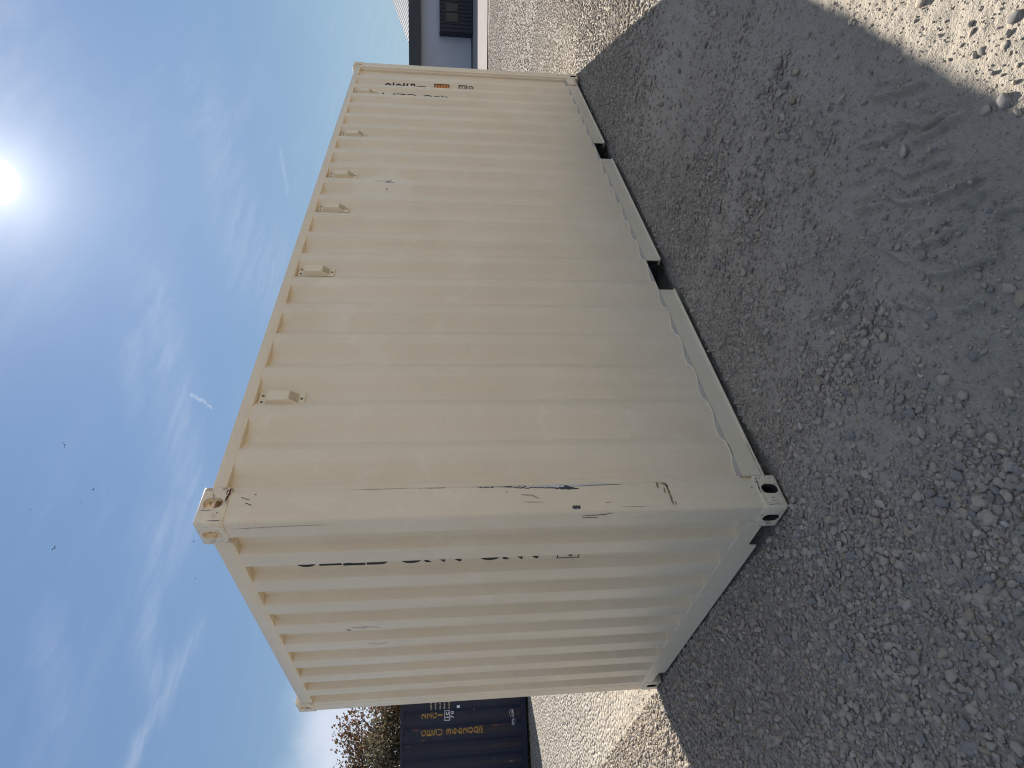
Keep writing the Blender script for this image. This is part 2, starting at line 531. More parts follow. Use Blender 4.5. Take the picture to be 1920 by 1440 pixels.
M['ground'] = ground_mat()
M['pebble'] = stone_mat('gravel_stone', True)
M['stone'] = stone_mat('loose_stone', False)


# ---------------------------------------------------------------- ground
def vnoise(x, y, seed=0):
    """value noise on arrays"""
    xi, yi = np.floor(x).astype(np.int64), np.floor(y).astype(np.int64)
    xf, yf = x - xi, y - yi

    def h(a, b):
        n = (a * 374761393 + b * 668265263 + seed * 1442695041) & 0x7fffffff
        n = ((n ^ (n >> 13)) * 1274126177) & 0x7fffffff
        return ((n ^ (n >> 16)) & 0xffff) / 65535.0
    u, v = xf * xf * (3 - 2 * xf), yf * yf * (3 - 2 * yf)
    return (h(xi, yi) * (1 - u) + h(xi + 1, yi) * u) * (1 - v) + (h(xi, yi + 1) * (1 - u) + h(xi + 1, yi + 1) * u) * v


def fbm(x, y, seed=0, octv=4):
    s, a, t = 0, 1.0, 0
    for i in range(octv):
        s = s + a * vnoise(x * 2 ** i, y * 2 ** i, seed + i * 17)
        t += a
        a *= 0.5
    return s / t


RIDGES = [[[0.507, -1.37], [0.453, -1.373], [0.412, -1.381], [0.36, -1.423], [0.318, -1.47], [0.276, -1.497]], [[0.428, -1.295], [0.37, -1.305], [0.319, -1.335], [0.263, -1.37], [0.229, -1.407], [0.197, -1.444], [0.168, -1.478], [0.14, -1.512]], [[0.263, -1.23], [0.224, -1.232], [0.195, -1.24], [0.161, -1.281], [0.124, -1.329], [0.098, -1.369]], [[0.112, -1.202], [0.064, -1.217], [0.032, -1.249], [-0.005, -1.302], [-0.041, -1.352]], [[0.381, -0.762], [0.347, -0.812], [0.324, -0.877], [0.324, -0.941], [0.329, -0.974]], [[0.399, -0.819], [0.378, -0.889], [0.35, -0.947]], [[0.538, -1.188], [0.5, -1.221], [0.442, -1.256]], [[0.322, -1.152], [0.259, -1.159], [0.196, -1.178]], [[0.121, -1.431], [0.121, -1.456], [0.103, -1.486]], [[0.13, -1.06], [0.093, -1.072], [0.055, -1.088]], [[-0.061, -1.167], [-0.09, -1.204], [-0.104, -1.24]], [[0.021, -1.45], [0.003, -1.476], [-0.031, -1.502]], [[0.458, -1.057], [0.434, -1.024], [0.449, -0.983]], [[0.377, -1.096], [0.361, -1.048], [0.364, -1.011]], [[0.478, -0.702], [0.384, -0.804]], [[0.542, -1.514], [0.44, -1.535], [0.391, -1.587]], [[0.756, -1.52], [0.637, -1.577], [0.543, -1.64]], [[0.45, -1.485], [0.386, -1.539], [0.342, -1.604]], [[0.687, -1.373], [0.592, -1.427], [0.523, -1.495]]]
# further pressings of the same tyre along its path, fainter
rr = random.Random(3)
for i in range(60):
    x, y = rr.uniform(-0.3, 3.4), 0
    y = -1.25 + 0.16 * math.sin(x * 1.3) + rr.uniform(-0.30, 0.35)
    a = R(rr.choice((52, 60, 118, 40)) + rr.uniform(-10, 10))
    L = rr.uniform(0.06, 0.16)
    RIDGES.append([[x, y], [x + L * 0.5 * math.cos(a), y + L * 0.5 * math.sin(a)], [x + L * math.cos(a + 0.15), y + L * math.sin(a + 0.15)]])


def ground_h(x, y):
    x = np.asarray(x, float)
    y = np.asarray(y, float)
    dx = np.maximum(np.maximum(-x, x - 6.058), 0)
    dy = np.maximum(np.maximum(-y, y - 2.438), 0)
    dc = np.hypot(dx, dy)
    flat = np.clip((dc - 0.02) / 0.5, 0, 1)
    h = (fbm(x * 0.9, y * 0.9, 5, 3) - 0.5) * 0.05 * flat
    near = np.clip((9.0 - np.hypot(x + 0.5, y + 1.2)) / 3, 0, 1)
    h = h + (fbm(x * 5, y * 5, 9, 4) - 0.5) * 0.026 * near
    h = h + (fbm(x * 24, y * 24, 21, 3) - 0.5) * 0.018 * near
    h = h + (fbm(x * 58, y * 58, 41, 2) - 0.5) * 0.006 * near
    # gravel banked against the long wall between the corner castings
    bank = np.clip((x - 0.22) / 0.3, 0, 1) * np.clip((5.84 - x) / 0.3, 0, 1) * np.clip((y + 0.34) / 0.26, 0, 1) * np.clip((0.16 - y) / 0.10, 0, 1)
    bank2 = np.clip((y - 0.42) / 0.2, 0, 1) * np.clip((2.0 - y) / 0.2, 0, 1) * np.clip((x + 0.28) / 0.24, 0, 1) * np.clip((0.12 - x) / 0.08, 0, 1)
    heap = bank * (0.022 + 0.022 * (fbm(x * 4.0, y * 4.0, 63, 2) - 0.3)) + bank2 * 0.016
    inside = (x > -0.0) & (x < 6.058) & (y > 0) & (y < 2.438)
    return np.where(inside, np.minimum(h, 0.0) - 0.01, h) - 0.006 + heap


def ridge_h(x, y):
    h = np.zeros_like(x)
    wob = (vnoise(x * 30, y * 30, 77) - 0.5) * 0.012
    for i, pl in enumerate(RIDGES):
        amp = 0.017 if i < 19 else 0.008
        w = 0.010 if i < 19 else 0.009
        for (ax, ay), (bx, by) in zip(pl[:-1], pl[1:]):
            mx, my, L = (ax + bx) / 2, (ay + by) / 2, math.hypot(bx - ax, by - ay)
            sel = (np.abs(x - mx) < L / 2 + 0.06) & (np.abs(y - my) < L / 2 + 0.06)
            if not sel.any():
                continue
            xs, ys = x[sel] + wob[sel], y[sel] + wob[sel]
            t = np.clip(((xs - ax) * (bx - ax) + (ys - ay) * (by - ay)) / L ** 2, 0, 1)
            d = np.hypot(xs - ax - t * (bx - ax), ys - ay - t * (by - ay))
            g = amp * np.exp(-(d / w) ** 2) - 0.35 * amp * np.exp(-((d - 2.4 * w) / (1.2 * w)) ** 2)
            h[sel] = np.where(np.abs(g) > np.abs(h[sel]), g, h[sel])
    return h


GRID = {}


def mesh_h(x, y):
    """height of the built ground sheet"""
    xs, ys, Z = GRID['xs'], GRID['ys'], GRID['z']
    i = np.clip(np.searchsorted(xs, x) - 1, 0, len(xs) - 2)
    j = np.clip(np.searchsorted(ys, y) - 1, 0, len(ys) - 2)
    u = (x - xs[i]) / (xs[i + 1] - xs[i])
    v = (y - ys[j]) / (ys[j + 1] - ys[j])
    return (Z[i, j] * (1 - u) + Z[i + 1, j] * u) * (1 - v) + (Z[i, j + 1] * (1 - u) + Z[i + 1, j + 1] * u) * v


def build_ground():
    def axis(lo, hi, step, far_lo, far_hi):
        mid = list(np.arange(lo, hi, step))
        a, s = [], step
        v = lo
        while v > far_lo:
            s *= 1.085
            v -= s
            a.append(v)
        b, s, v = [], step, mid[-1]
        while v < far_hi:
            s *= 1.085
            v += s
            b.append(v)
        return np.array(a[::-1] + mid + b)
    xs = axis(-1.35, 1.6, 0.0085, -900, 900)
    ys = axis(-2.05, 0.15, 0.0085, -900, 900)
    X, Y = np.meshgrid(xs, ys, indexing='ij')
    Z = ground_h(X, Y) + ridge_h(X.ravel(), Y.ravel()).reshape(X.shape)
    GRID.update(xs=xs, ys=ys, z=Z)
    nx, ny = X.shape
    co = np.stack([X, Y, Z], -1).reshape(-1, 3).astype(np.float32)
    i = np.arange(nx * ny).reshape(nx, ny)
    q = np.stack([i[:-1, :-1], i[1:, :-1], i[1:, 1:], i[:-1, 1:]], -1).reshape(-1, 4).astype(np.int32)
    me = bpy.data.meshes.new('ground')
    me.vertices.add(len(co))
    me.vertices.foreach_set('co', co.ravel())
    me.loops.add(q.size)
    me.loops.foreach_set('vertex_index', q.ravel())
    me.polygons.add(len(q))
    me.polygons.foreach_set('loop_start', np.arange(0, q.size, 4, dtype=np.int32))
    me.polygons.foreach_set('use_smooth', np.ones(len(q), dtype=bool))
    me.update(calc_edges=True)
    o = link('ground', me, None, M['ground'])
    tag(o, kind='structure')


build_ground()


def photo_xy(x, y, z=0.0):
    """where a point of the scene falls in the photograph's pixel frame (only used to skip gravel nobody can see)"""
    X, Y, Z = x - CAM.x, y - CAM.y, z - CAM.z
    r = X * V_RIGHT.x + Y * V_RIGHT.y + Z * V_RIGHT.z
    u = X * V_UP.x + Y * V_UP.y + Z * V_UP.z
    d = X * V_FWD.x + Y * V_FWD.y + Z * V_FWD.z
    dd = np.maximum(d, 1e-3)
    return 960 - F_PX * u / dd, 720 - F_PX * r / dd, d


def in_view(x, y, margin):
    px, py, d = photo_xy(x, y)
    ok = (d > 0.6) & (px > 0) & (px < 1920 + margin) & (py > -margin) & (py < 1440 + margin)
    ok &= ~((x > 0.05) & (x < 6.0) & (y > 0.12) & (y < 2.40))
    # hidden well behind the container
    t = np.linspace(0.02, 0.98, 40)
    hid = np.zeros(len(x), bool)
    for tt in t:
        sx, sy = CAM.x + (x - CAM.x) * tt, CAM.y + (y - CAM.y) * tt
        hid |= (sx > 0.5) & (sx < 5.4) & (sy > 0.5) & (sy < 1.95)
    return ok & ~hid


def density(x, y):
    """0 bare dust .. 1 packed stones"""
    n = fbm(x * 1.1 + 3, y * 1.1, 31, 3)
    n2 = fbm(x * 3.4, y * 3.4, 51, 3)
    ss = lambda v, a, b: np.clip((v - a) / (b - a), 0, 1) ** 2 * (3 - 2 * np.clip((v - a) / (b - a), 0, 1))
    wob = (n - 0.5) * 0.9
    left = ss(-x + 0.45 * (y + 0.2) + wob * 0.6, -0.10, 0.30)               # heap at the near corner and past the end wall
    foot = ss(y + wob * 0.5, -0.75, -0.20) * 0.75                           # strip along the long wall
    lanes = ss(n, 0.50, 0.62) * ss(n2, 0.42, 0.58) * 0.95
    far = ss(np.hypot(x + 1.37, y + 2.15), 4.3, 6.5)
    d = np.maximum(np.maximum(left, foot), np.maximum(lanes * 0.9, far * 0.95))
    d = np.maximum(d * (0.45 + 0.55 * ss(n2, 0.30, 0.52)), ss(y, 1.0, 1.9) * 0.95)
    track = np.exp(-((y + 1.25 - 0.16 * np.sin(x * 1.3)) / 0.36) ** 2) * ss(x, -0.35, 0.1) * (1 - ss(x, 2.0, 4.0))
    return np.clip(d * (1 - 0.85 * track) + 0.035, 0, 1)


STONES = [[0.219, -1.685, 0.049], [0.748, -1.813, 0.044], [0.344, -1.861, 0.041], [0.335, -1.823, 0.022], [0.325, -1.798, 0.03], [0.391, -1.765, 0.031], [0.408, -1.748, 0.024], [0.157, -1.678, 0.029], [0.261, -1.644, 0.039], [0.524, -1.572, 0.025], [0.654, -1.582, 0.022], [0.156, -1.479, 0.022], [0.034, -1.275, 0.028], [-0.009, -1.11, 0.031], [-0.005, -1.061, 0.028], [-0.047, -1.423, 0.019], [0.511, -1.286, 0.025], [-0.207, -1.107, 0.035], [-0.143, -0.773, 0.031], [-0.352, -0.758, 0.034], [-0.43, -0.772, 0.04], [-0.481, -0.766, 0.029], [-0.509, -0.896, 0.04], [-0.528, -0.927, 0.03], [-0.545, -0.892, 0.027], [-0.435, -0.677, 0.031], [-0.383, -0.642, 0.035], [-0.409, -0.561, 0.029], [-0.538, -0.775, 0.032], [-0.582, -0.782, 0.031], [-0.551, -0.74, 0.032], [-0.375, -0.313, 0.036], [-0.348, -1.134, 0.03], [-0.356, -1.104, 0.033], [-0.246, -0.765, 0.032], [0.206, -0.574, 0.031], [0.151, -0.67, 0.034], [0.232, -0.284, 0.029], [-0.458, -0.349, 0.042], [-0.808, -0.552, 0.037], [-0.918, -0.406, 0.047], [-0.852, -0.512, 0.037], [-0.728, -0.621, 0.041], [-1.064, -0.422, 0.041], [-0.693, -0.235, 0.051], [-0.941, -0.347, 0.038], [-0.89, -0.482, 0.034], [-0.866, -0.298, 0.04], [-1.025, -0.259, 0.038], [-0.839, -0.412, 0.029], [-0.71, -0.442, 0.027], [-0.493, -0.06, 0.037]]
SINGLE = (0, 1, 2, 4, 5, 8, 9, 11, 12, 13, 14, 15, 16, 17, 18, 19, 20, 22, 32, 33, 35, 36, 40, 44)     # stones built as objects of their own


def build_gravel():
    rg = np.random.default_rng(11)
    allp = []

    def layer(x0, x1, y0, y1, cell, rmin, rmax, dmin, dmax, gain, floor=0.0, power=1.0):
        gx, gy = np.meshgrid(np.arange(x0, x1, cell), np.arange(y0, y1, cell), indexing='ij')
        x = (gx + rg.random(gx.shape) * cell).ravel()
        y = (gy + rg.random(gy.shape) * cell).ravel()
        dist = np.hypot(x - CAM.x, y - CAM.y)
        kp = (dist > dmin) & (dist < dmax)
        x, y, dist = x[kp], y[kp], dist[kp]
        p = floor + gain * density(x, y) ** power
        kp = rg.random(len(x)) < p
        x, y = x[kp], y[kp]
        kp = in_view(x, y, 200)
        x, y = x[kp], y[kp]
        r = rmin + (rmax - rmin) * rg.random(len(x)) ** 1.8
        allp.append((x, y, r))
    layer(-2.6, 4.5, -2.4, 3.2, 0.0125, 0.0022, 0.0050, 0, 4.2, 0.60, 0.27)
    layer(-3.0, 6.5, -3.0, 5.0, 0.0172, 0.0050, 0.0096, 0, 6.5, 1.00, 0.034)
    layer(-3.0, 6.5, -3.0, 5.0, 0.030, 0.0092, 0.0175, 0, 6.5, 0.80, 0.004, 1.2)
    layer(-4.0, 14.0, -6.0, 14.0, 0.034, 0.0075, 0.0150, 6.5, 12.0, 0.65, 0.33)
    layer(-4.0, 26.0, -6.0, 14.0, 0.062, 0.011, 0.022, 12.0, 24.0, 0.60, 0.35)
    rest = np.array([q for i, q in enumerate(STONES) if i not in SINGLE])
    allp.append((rest[:, 0], rest[:, 1], rest[:, 2] * 0.45))
    x = np.concatenate([a[0] for a in allp])
    y = np.concatenate([a[1] for a in allp])
    r = np.concatenate([a[2] for a in allp])
    # the stones get coarser away from the wall
    near_wall = np.clip((y + 0.55) / 0.5, 0, 1) * np.clip((x + 0.1) / 0.3, 0, 1)
    r = r * (1.0 - 0.30 * near_wall) * np.where(y < -1.45, 0.78, 1.0)
    n = len(x)
    z = mesh_h(x, y) + r * (rg.random(n) * 0.65 + 0.05)
    inwall = (x > 0) & (x < 6.058) & (y > 0)
    z = np.where(inwall, z - 0.01, z)
    me = bpy.data.meshes.new('gravel')
    me.vertices.add(n)
    me.vertices.foreach_set('co', np.stack([x, y, z], 1).astype(np.float32).ravel())
    scl = np.stack([r * rg.uniform(0.85, 1.55, n), r * rg.uniform(0.75, 1.15, n), r * rg.uniform(0.50, 0.85, n)], 1)
    rot = np.stack([rg.normal(0, 0.35, n), rg.normal(0, 0.35, n), rg.uniform(0, 6.283, n)], 1)
    for nm, ty, arr in (('scl', 'FLOAT_VECTOR', scl), ('rot', 'FLOAT_VECTOR', rot)):
        me.attributes.new(nm, ty, 'POINT').data.foreach_set('vector', arr.astype(np.float32).ravel())
    me.attributes.new('tint', 'FLOAT', 'POINT').data.foreach_set('value', (rg.random(n)).astype(np.float32))
    me.attributes.new('kind_no', 'INT', 'POINT').data.foreach_set('value', rg.integers(0, 8, n).astype(np.int32))
    o = link('gravel', me, None, M['pebble'])
    tag(o, kind='stuff')
    g = bpy.data.node_groups.new('gravel_nodes', 'GeometryNodeTree')
    g.interface.new_socket('Geometry', in_out='INPUT', socket_type='NodeSocketGeometry')
    g.interface.new_socket('Geometry', in_out='OUTPUT', socket_type='NodeSocketGeometry')
    k = NT(g, False)
    gi = k.n('NodeGroupInput')
    go = k.n('NodeGroupOutput')
    g2i = k.n('GeometryNodeGeometryToInstance')
    for v in range(8):
        ico = k.n('GeometryNodeMeshIcoSphere', {'Radius': 1.0, 'Subdivisions': 3})
        pos = k.n('GeometryNodeInputPosition')
        p2 = k.n('ShaderNodeVectorMath', {0: pos.outputs[0], 1: (13.7 * v, 5.1 * v, 7.7)}, operation='ADD')
        n1 = k.n('ShaderNodeTexNoise', {'Vector': p2.outputs[0], 'Scale': 0.75, 'Detail': 1.0})
        n1b = k.n('ShaderNodeTexVoronoi', {'Vector': p2.outputs[0], 'Scale': 1.15}, feature='SMOOTH_F1')
        f = k.math('ADD', k.math('ADD', k.math('MULTIPLY', n1.outputs[0], 1.1), k.math('MULTIPLY', n1b.outputs['Distance'], -0.62)), 0.70)
        off = k.n('ShaderNodeVectorMath', {0: pos.outputs[0]}, operation='SCALE')
        g.links.new(f, off.inputs['Scale'])
        sp = k.n('GeometryNodeSetPosition', {'Geometry': ico.outputs['Mesh'], 'Position': off.outputs[0]})
        sm = k.n('GeometryNodeSetShadeSmooth', {'Geometry': sp.outputs[0]})
        mt = k.n('GeometryNodeSetMaterial', {'Geometry': sm.outputs[0]})
        mt.inputs['Material'].default_value = M['pebble']
        g.links.new(mt.outputs[0], g2i.inputs[0])

    def attr(nm, ty):
        nd = k.n('GeometryNodeInputNamedAttribute', data_type=ty)
        nd.inputs['Name'].default_value = nm
        return nd.outputs[0]
    iop = k.n('GeometryNodeInstanceOnPoints', {'Points': gi.outputs[0], 'Instance': g2i.outputs[0], 'Pick Instance': True})
    g.links.new(attr('kind_no', 'INT'), iop.inputs['Instance Index'])
    e2r = k.n('FunctionNodeEulerToRotation')
    g.links.new(attr('rot', 'FLOAT_VECTOR'), e2r.inputs[0])
    g.links.new(e2r.outputs[0], iop.inputs['Rotation'])
    g.links.new(attr('scl', 'FLOAT_VECTOR'), iop.inputs['Scale'])
    g.links.new(iop.outputs[0], go.inputs[0])
    md = o.modifiers.new('gravel', 'NODES')
    md.node_group = g
    print('gravel stones', n)


build_gravel()

# pale concrete apron in front of the far building
BA = Vector((35.215, 6.625, 0))                  # a point of the building's foot
BD = Vector((-0.642, 0.766, 0)).normalized()     # along its front, to the scene's left
BN = Vector((-0.766, -0.642, 0)).normalized()    # out of the front, towards the yard


def bpos(s, out, z):
    """s metres along the front (positive to the left of someone facing it), out metres in front of it"""
    p = BA + BD * s + BN * out
    return Vector((p.x, p.y, z))


bm = bmesh.new()
nseg = 24
for i in range(nseg):
    s0, s1 = -30 + 70 * i / nseg, -30 + 70 * (i + 1) / nseg
    e0, e1 = 11.6 + 0.25 * math.sin(i * 1.7), 11.6 + 0.25 * math.sin((i + 1) * 1.7)
    bm.faces.new([bm.verts.new(p) for p in (bpos(s0, -0.5, 0.03), bpos(s0, e0, 0.03), bpos(s1, e1, 0.03), bpos(s1, -0.5, 0.03))])
bmesh.ops.remove_doubles(bm, verts=bm.verts[:], dist=0.001)
bmesh.ops.recalc_face_normals(bm, faces=bm.faces[:])
o = bm_obj('pavement', bm, M['concrete'])
tag(o, kind='structure')


# ---------------------------------------------------------------- shipping containers
L, WD, H = 6.058, 2.438, 2.591


def casting_mesh():
    """a corner fitting, 178 x 162 x 118 mm, its outer corner at the origin, body along +x +y +z; holes on the -x, -y and -z... faces"""
    def solid(fn):
        b = bmesh.new()
        fn(b)
        me = bpy.data.meshes.new('tmp')
        b.to_mesh(me)
        b.free()
        ob = bpy.data.objects.new('tmp', me)
        COL.objects.link(ob)
        return ob

    def stadium(cx, cy, lx, ly, n=7):
        r = min(lx, ly) / 2
        pts = []
        for (sx, sy, a0) in ((1, 1, 0), (-1, 1, 90), (-1, -1, 180), (1, -1, 270)):
            for i in range(n):
                a = R(a0 + 90 * i / (n - 1))
                pts.append((cx + sx * (lx / 2 - r) + r * math.cos(a), cy + sy * (ly / 2 - r) + r * math.sin(a)))
        out = []
        for p in pts:
            if not out or math.hypot(p[0] - out[-1][0], p[1] - out[-1][1]) > 1e-5:
                out.append(p)
        return out[:-1] if math.hypot(out[0][0] - out[-1][0], out[0][1] - out[-1][1]) < 1e-5 else out

    def outer(b):
        box(b, (0, 0, 0), (0.178, 0.162, 0.118))
        b.normal_update()
        es = [e for e in b.edges if sum(1 for ax in range(3) if all(v.co[ax] < 1e-6 for v in e.verts)) == 2]
        bmesh.ops.bevel(b, geom=es, offset=0.013, segments=4, affect='EDGES', profile=0.5)
        es = [e for e in b.edges if len(e.link_faces) == 2 and e.calc_face_angle(0) > R(60)]
        bmesh.ops.bevel(b, geom=es, offset=0.003, segments=2, affect='EDGES', profile=0.5)

    def cavity(b):
        box(b, (0.026, 0.026, 0.028), (0.150, 0.134, 0.1))
    cuts = [solid(cavity),
            solid(lambda b: prism(b, stadium(0.089 + 0.012, 0.058, 0.051, 0.079), 1, -0.02, 0.06)),     # long side hole
            solid(lambda b: prism(b, stadium(0.089, 0.058, 0.051, 0.079), 0, -0.02, 0.06)),             # end hole
            solid(lambda b: prism(b, stadium(0.101, 0.089, 0.124, 0.0635), 2, -0.02, 0.06))]            # top / bottom hole
    body = solid(outer)
    for c in cuts:
        md = body.modifiers.new('cut', 'BOOLEAN')
        md.operation = 'DIFFERENCE'
        md.solver = 'EXACT'
        md.object = c
    bpy.context.view_layer.update()
    dg = bpy.context.evaluated_depsgraph_get()
    me = bpy.data.meshes.new_from_object(body.evaluated_get(dg))
    me.name = 'corner_casting'
    for ob in cuts + [body]:
        m_ = ob.data
        bpy.data.objects.remove(ob)
        bpy.data.meshes.remove(m_)
    return me


CAST = casting_mesh()


def casting(parent, mat, x, y, z, inner=None):
    """x, y, z in 0/1 choose the corner"""
    me = CAST.copy()
    me.materials.clear()
    me.materials.append(mat)
    if inner is not None:                       # dark steel inside the lower fittings, shade of the holes put into the colour
        me.materials.append(inner)
        for f in me.polygons:
            c = f.center
            if min(c.x, c.y, c.z) > 0.006 and c.x < 0.172 and c.y < 0.156 and c.z < 0.112:
                f.material_index = 1
    sx, sy, sz = (-1 if x else 1), (-1 if y else 1), (-1 if z else 1)
    mt = Matrix.Translation((L if x else 0, WD if y else 0, H if z else 0)) @ Matrix.Diagonal((sx, sy, sz, 1))
    me.transform(mt)
    if sx * sy * sz < 0:
        me.flip_normals()
    me.shade_smooth()
    me.set_sharp_from_angle(angle=R(32))
    return link('corner_casting', me, parent, mat)


# corrugation profiles: list of (coordinate along wall, depth behind the outer face)
def side_profile():
    p = [(0.190, 0.042)]
    for i in range(20):
        x = 0.313 + 0.2749 * i
        p += [(x - 0.067, 0.042), (x, 0.006), (x + 0.074, 0.006), (x + 0.140, 0.042)]
    p = [q for q in p if q[0] < L - 0.17] + [(L - 0.165, 0.042)]
    return p


def end_profile():
    p = [(0.122, 0.051)]
    for i in range(9):
        y = 0.268 + 0.2505 * i
        p += [(y - 0.018, 0.051), (y, 0.006), (y + 0.110, 0.006), (y + 0.128, 0.051)]
    p = [q for q in p if q[0] < WD - 0.13]
    p.append((WD - 0.122, p[-1][1]))
    return p


def rounded(p, r=0.0065):
    """round the bends of a profile polyline"""
    out = [p[0]]
    for a, b, c in zip(p[:-2], p[1:-1], p[2:]):
        va, vc = Vector((a[0] - b[0], a[1] - b[1])), Vector((c[0] - b[0], c[1] - b[1]))
        ra = min(r, va.length * 0.4)
        rc = min(r, vc.length * 0.4)
        p0 = Vector(b) + va.normalized() * ra
        p2 = Vector(b) + vc.normalized() * rc
        for t in (0.0, 0.33, 0.67, 1.0):
            q = p0 * (1 - t) ** 2 + Vector(b) * 2 * t * (1 - t) + p2 * t ** 2
            out.append((q.x, q.y))
    out.append(p[-1])
    return out


SP, EP = side_profile(), end_profile()


def prof_at(p, t):
    xs = [q[0] for q in p]
    ds = [q[1] for q in p]
    return float(np.interp(t, xs, ds))


def corrugated(name, prof, to3d, z0, z1, mat, parent, warp=0.0):
    pr = rounded(prof)
    nz = 10
    bm = bmesh.new()
    grid = []
    for i, (t, d) in enumerate(pr):
        col = []
        for j in range(nz + 1):
            z = z0 + (z1 - z0) * j / nz
            w = warp * mnoise.noise(Vector((t * 1.7, z * 1.1, 3.3))) * math.sin(math.pi * j / nz)
            col.append(bm.verts.new(to3d(t, d + w, z)))
        grid.append(col)
    for a, b in zip(grid[:-1], grid[1:]):
        for j in range(nz):
            bm.faces.new((a[j], b[j], b[j + 1], a[j + 1]))
    return bm_obj(name, bm, mat, parent, smooth=20)


def post_mesh(bm, x, y):
    pr = []
    n = 6
    r = 0.016
    for i in range(n + 1):
        a = R(180 + 90 * i / n)
        pr.append((0.004 + r + r * math.cos(a), 0.004 + r + r * math.sin(a)))
    pr += [(0.150, 0.004)]
    for i in range(1, 4):
        a = R(-90 + 90 * i / 3)
        pr.append((0.150 + 0.006 * math.cos(a), 0.010 + 0.006 * math.sin(a)))
    pr += [(0.157, 0.018), (0.190, 0.020), (0.190, 0.050), (0.05, 0.052), (0.05, 0.122), (0.008, 0.122), (0.004, 0.118)]
    if x:
        pr = [(L - a, b) for a, b in pr]
    if y:
        pr = [(a, WD - b) for a, b in pr]
    prism(bm, pr, 2, 0.117, H - 0.117)


def strip_bm(pts, w, to3d, seed=0, taper=True, n=26, lo=0.35):
    """an irregular smear along a polyline in wall coordinates, a millimetre proud of the wall"""
    rs = random.Random(seed)
    P = [Vector(p) for p in pts]
    ls = [0]
    for a, b in zip(P[:-1], P[1:]):
        ls.append(ls[-1] + (b - a).length)
    bm = bmesh.new()
    rows = []
    for i in range(n + 1):
        s = ls[-1] * i / n
        j = max(q for q in range(len(P) - 1) if ls[q] <= s + 1e-9)
        seg = P[j + 1] - P[j]
        t = (s - ls[j]) / max(seg.length, 1e-9)
        c = P[j] + seg * t
        nn = Vector((-seg.y, seg.x)).normalized()
        e = 1.0
        if taper:
            e = min(1.0, 5 * min(i / n, 1 - i / n) + 0.12)
        wa = w * e * rs.uniform(lo, 1.1)
        wb = w * e * rs.uniform(lo, 1.1)
        rows.append((bm.verts.new(to3d(*(c + nn * wa))), bm.verts.new(to3d(*(c - nn * wb)))))
    for a, b in zip(rows[:-1], rows[1:]):
        bm.faces.new((a[0], a[1], b[1], b[0]))
    return bm


GLYPHS = {}


def glyph_bm(ch, bold=0.022):
    """outline of one letter as a flat mesh: centred, 1 unit tall"""
    if (ch, bold) not in GLYPHS:
        cu = bpy.data.curves.new('letter', 'FONT')
        cu.body = ch
        cu.size = 1.0
        cu.offset = bold
        cu.resolution_u = 4
        ob = bpy.data.objects.new('letter', cu)
        COL.objects.link(ob)
        bpy.context.view_layer.update()
        dg = bpy.context.evaluated_depsgraph_get()
        me = bpy.data.meshes.new_from_object(ob.evaluated_get(dg))
        co = np.array([v.co[:] for v in me.vertices]) if len(me.vertices) else np.zeros((1, 3))
        lo, hi = co.min(0), co.max(0)
        GLYPHS[(ch, bold)] = (me, lo, hi)
        bpy.data.objects.remove(ob)
    return GLYPHS[(ch, bold)]


def letters(items, to3d, breaks, mat, parent, bold=0.022):
    """items: (char, u centre, v bottom, width, height) in wall coordinates; each letter or digit is a part, printed on the corrugation"""
    for ch, uc, vb, w, h in items:
        me, lo, hi = glyph_bm(ch, bold)
        bm = bmesh.new()
        bm.from_mesh(me)
        sx, sy = w / max(hi[0] - lo[0], 1e-6), h / max(hi[1] - lo[1], 1e-6)
        for v in bm.verts:
            v.co = Vector((uc + (v.co.x - (lo[0] + hi[0]) / 2) * sx, vb + (v.co.y - lo[1]) * sy, 0))
        wrap(bm, to3d, breaks)
        bm_obj('printed_digit' if ch.isdigit() else 'printed_letter', bm, mat, parent)


def wrap(bm, to3d, breaks):
    if not bm.verts:
        return
    us = [v.co.x for v in bm.verts]
    for b in breaks:
        if min(us) < b < max(us):
            bmesh.ops.bisect_plane(bm, geom=bm.verts[:] + bm.edges[:] + bm.faces[:], plane_co=(b, 0, 0), plane_no=(1, 0, 0))
    for v in bm.verts:
        v.co = Vector(to3d(v.co.x, v.co.y))


def rect_bm(bm, u0, v0, u1, v1):
    bm.faces.new([bm.verts.new((a, b, 0)) for a, b in ((u0, v0), (u1, v0), (u1, v1), (u0, v1))])


def frame_bm(u0, v0, u1, v1, t):
    bm = bmesh.new()
    rect_bm(bm, u0, v0, u1, v0 + t)
    rect_bm(bm, u0, v1 - t, u1, v1)
    rect_bm(bm, u0, v0 + t, u0 + t, v1 - t)
    rect_bm(bm, u1 - t, v0 + t, u1, v1 - t)
    return bm


def side3(off=0.0015):
    return lambda u, v: (u, prof_at(SPR, u) - off, v)


def end3(off=0.0015):
    # u grows to the right of someone looking at the end wall
    return lambda u, v: (prof_at(EPR, WD - u) - off, WD - u, v)


SPR, EPR = rounded(SP), rounded(EP)
SBREAK = [q[0] for q in SPR]
EBREAK = [WD - q[0] for q in EPR]


def stack(text, uc, top, w, h, pitch, gap):
    out, z = [], top
    for ch in text:
        if ch == ' ':
            z -= gap
            continue
        ww = w * (0.32 if ch in 'I1' else 1.0)
        out.append((ch, uc, z - h, ww, h))
        z -= pitch
    return out


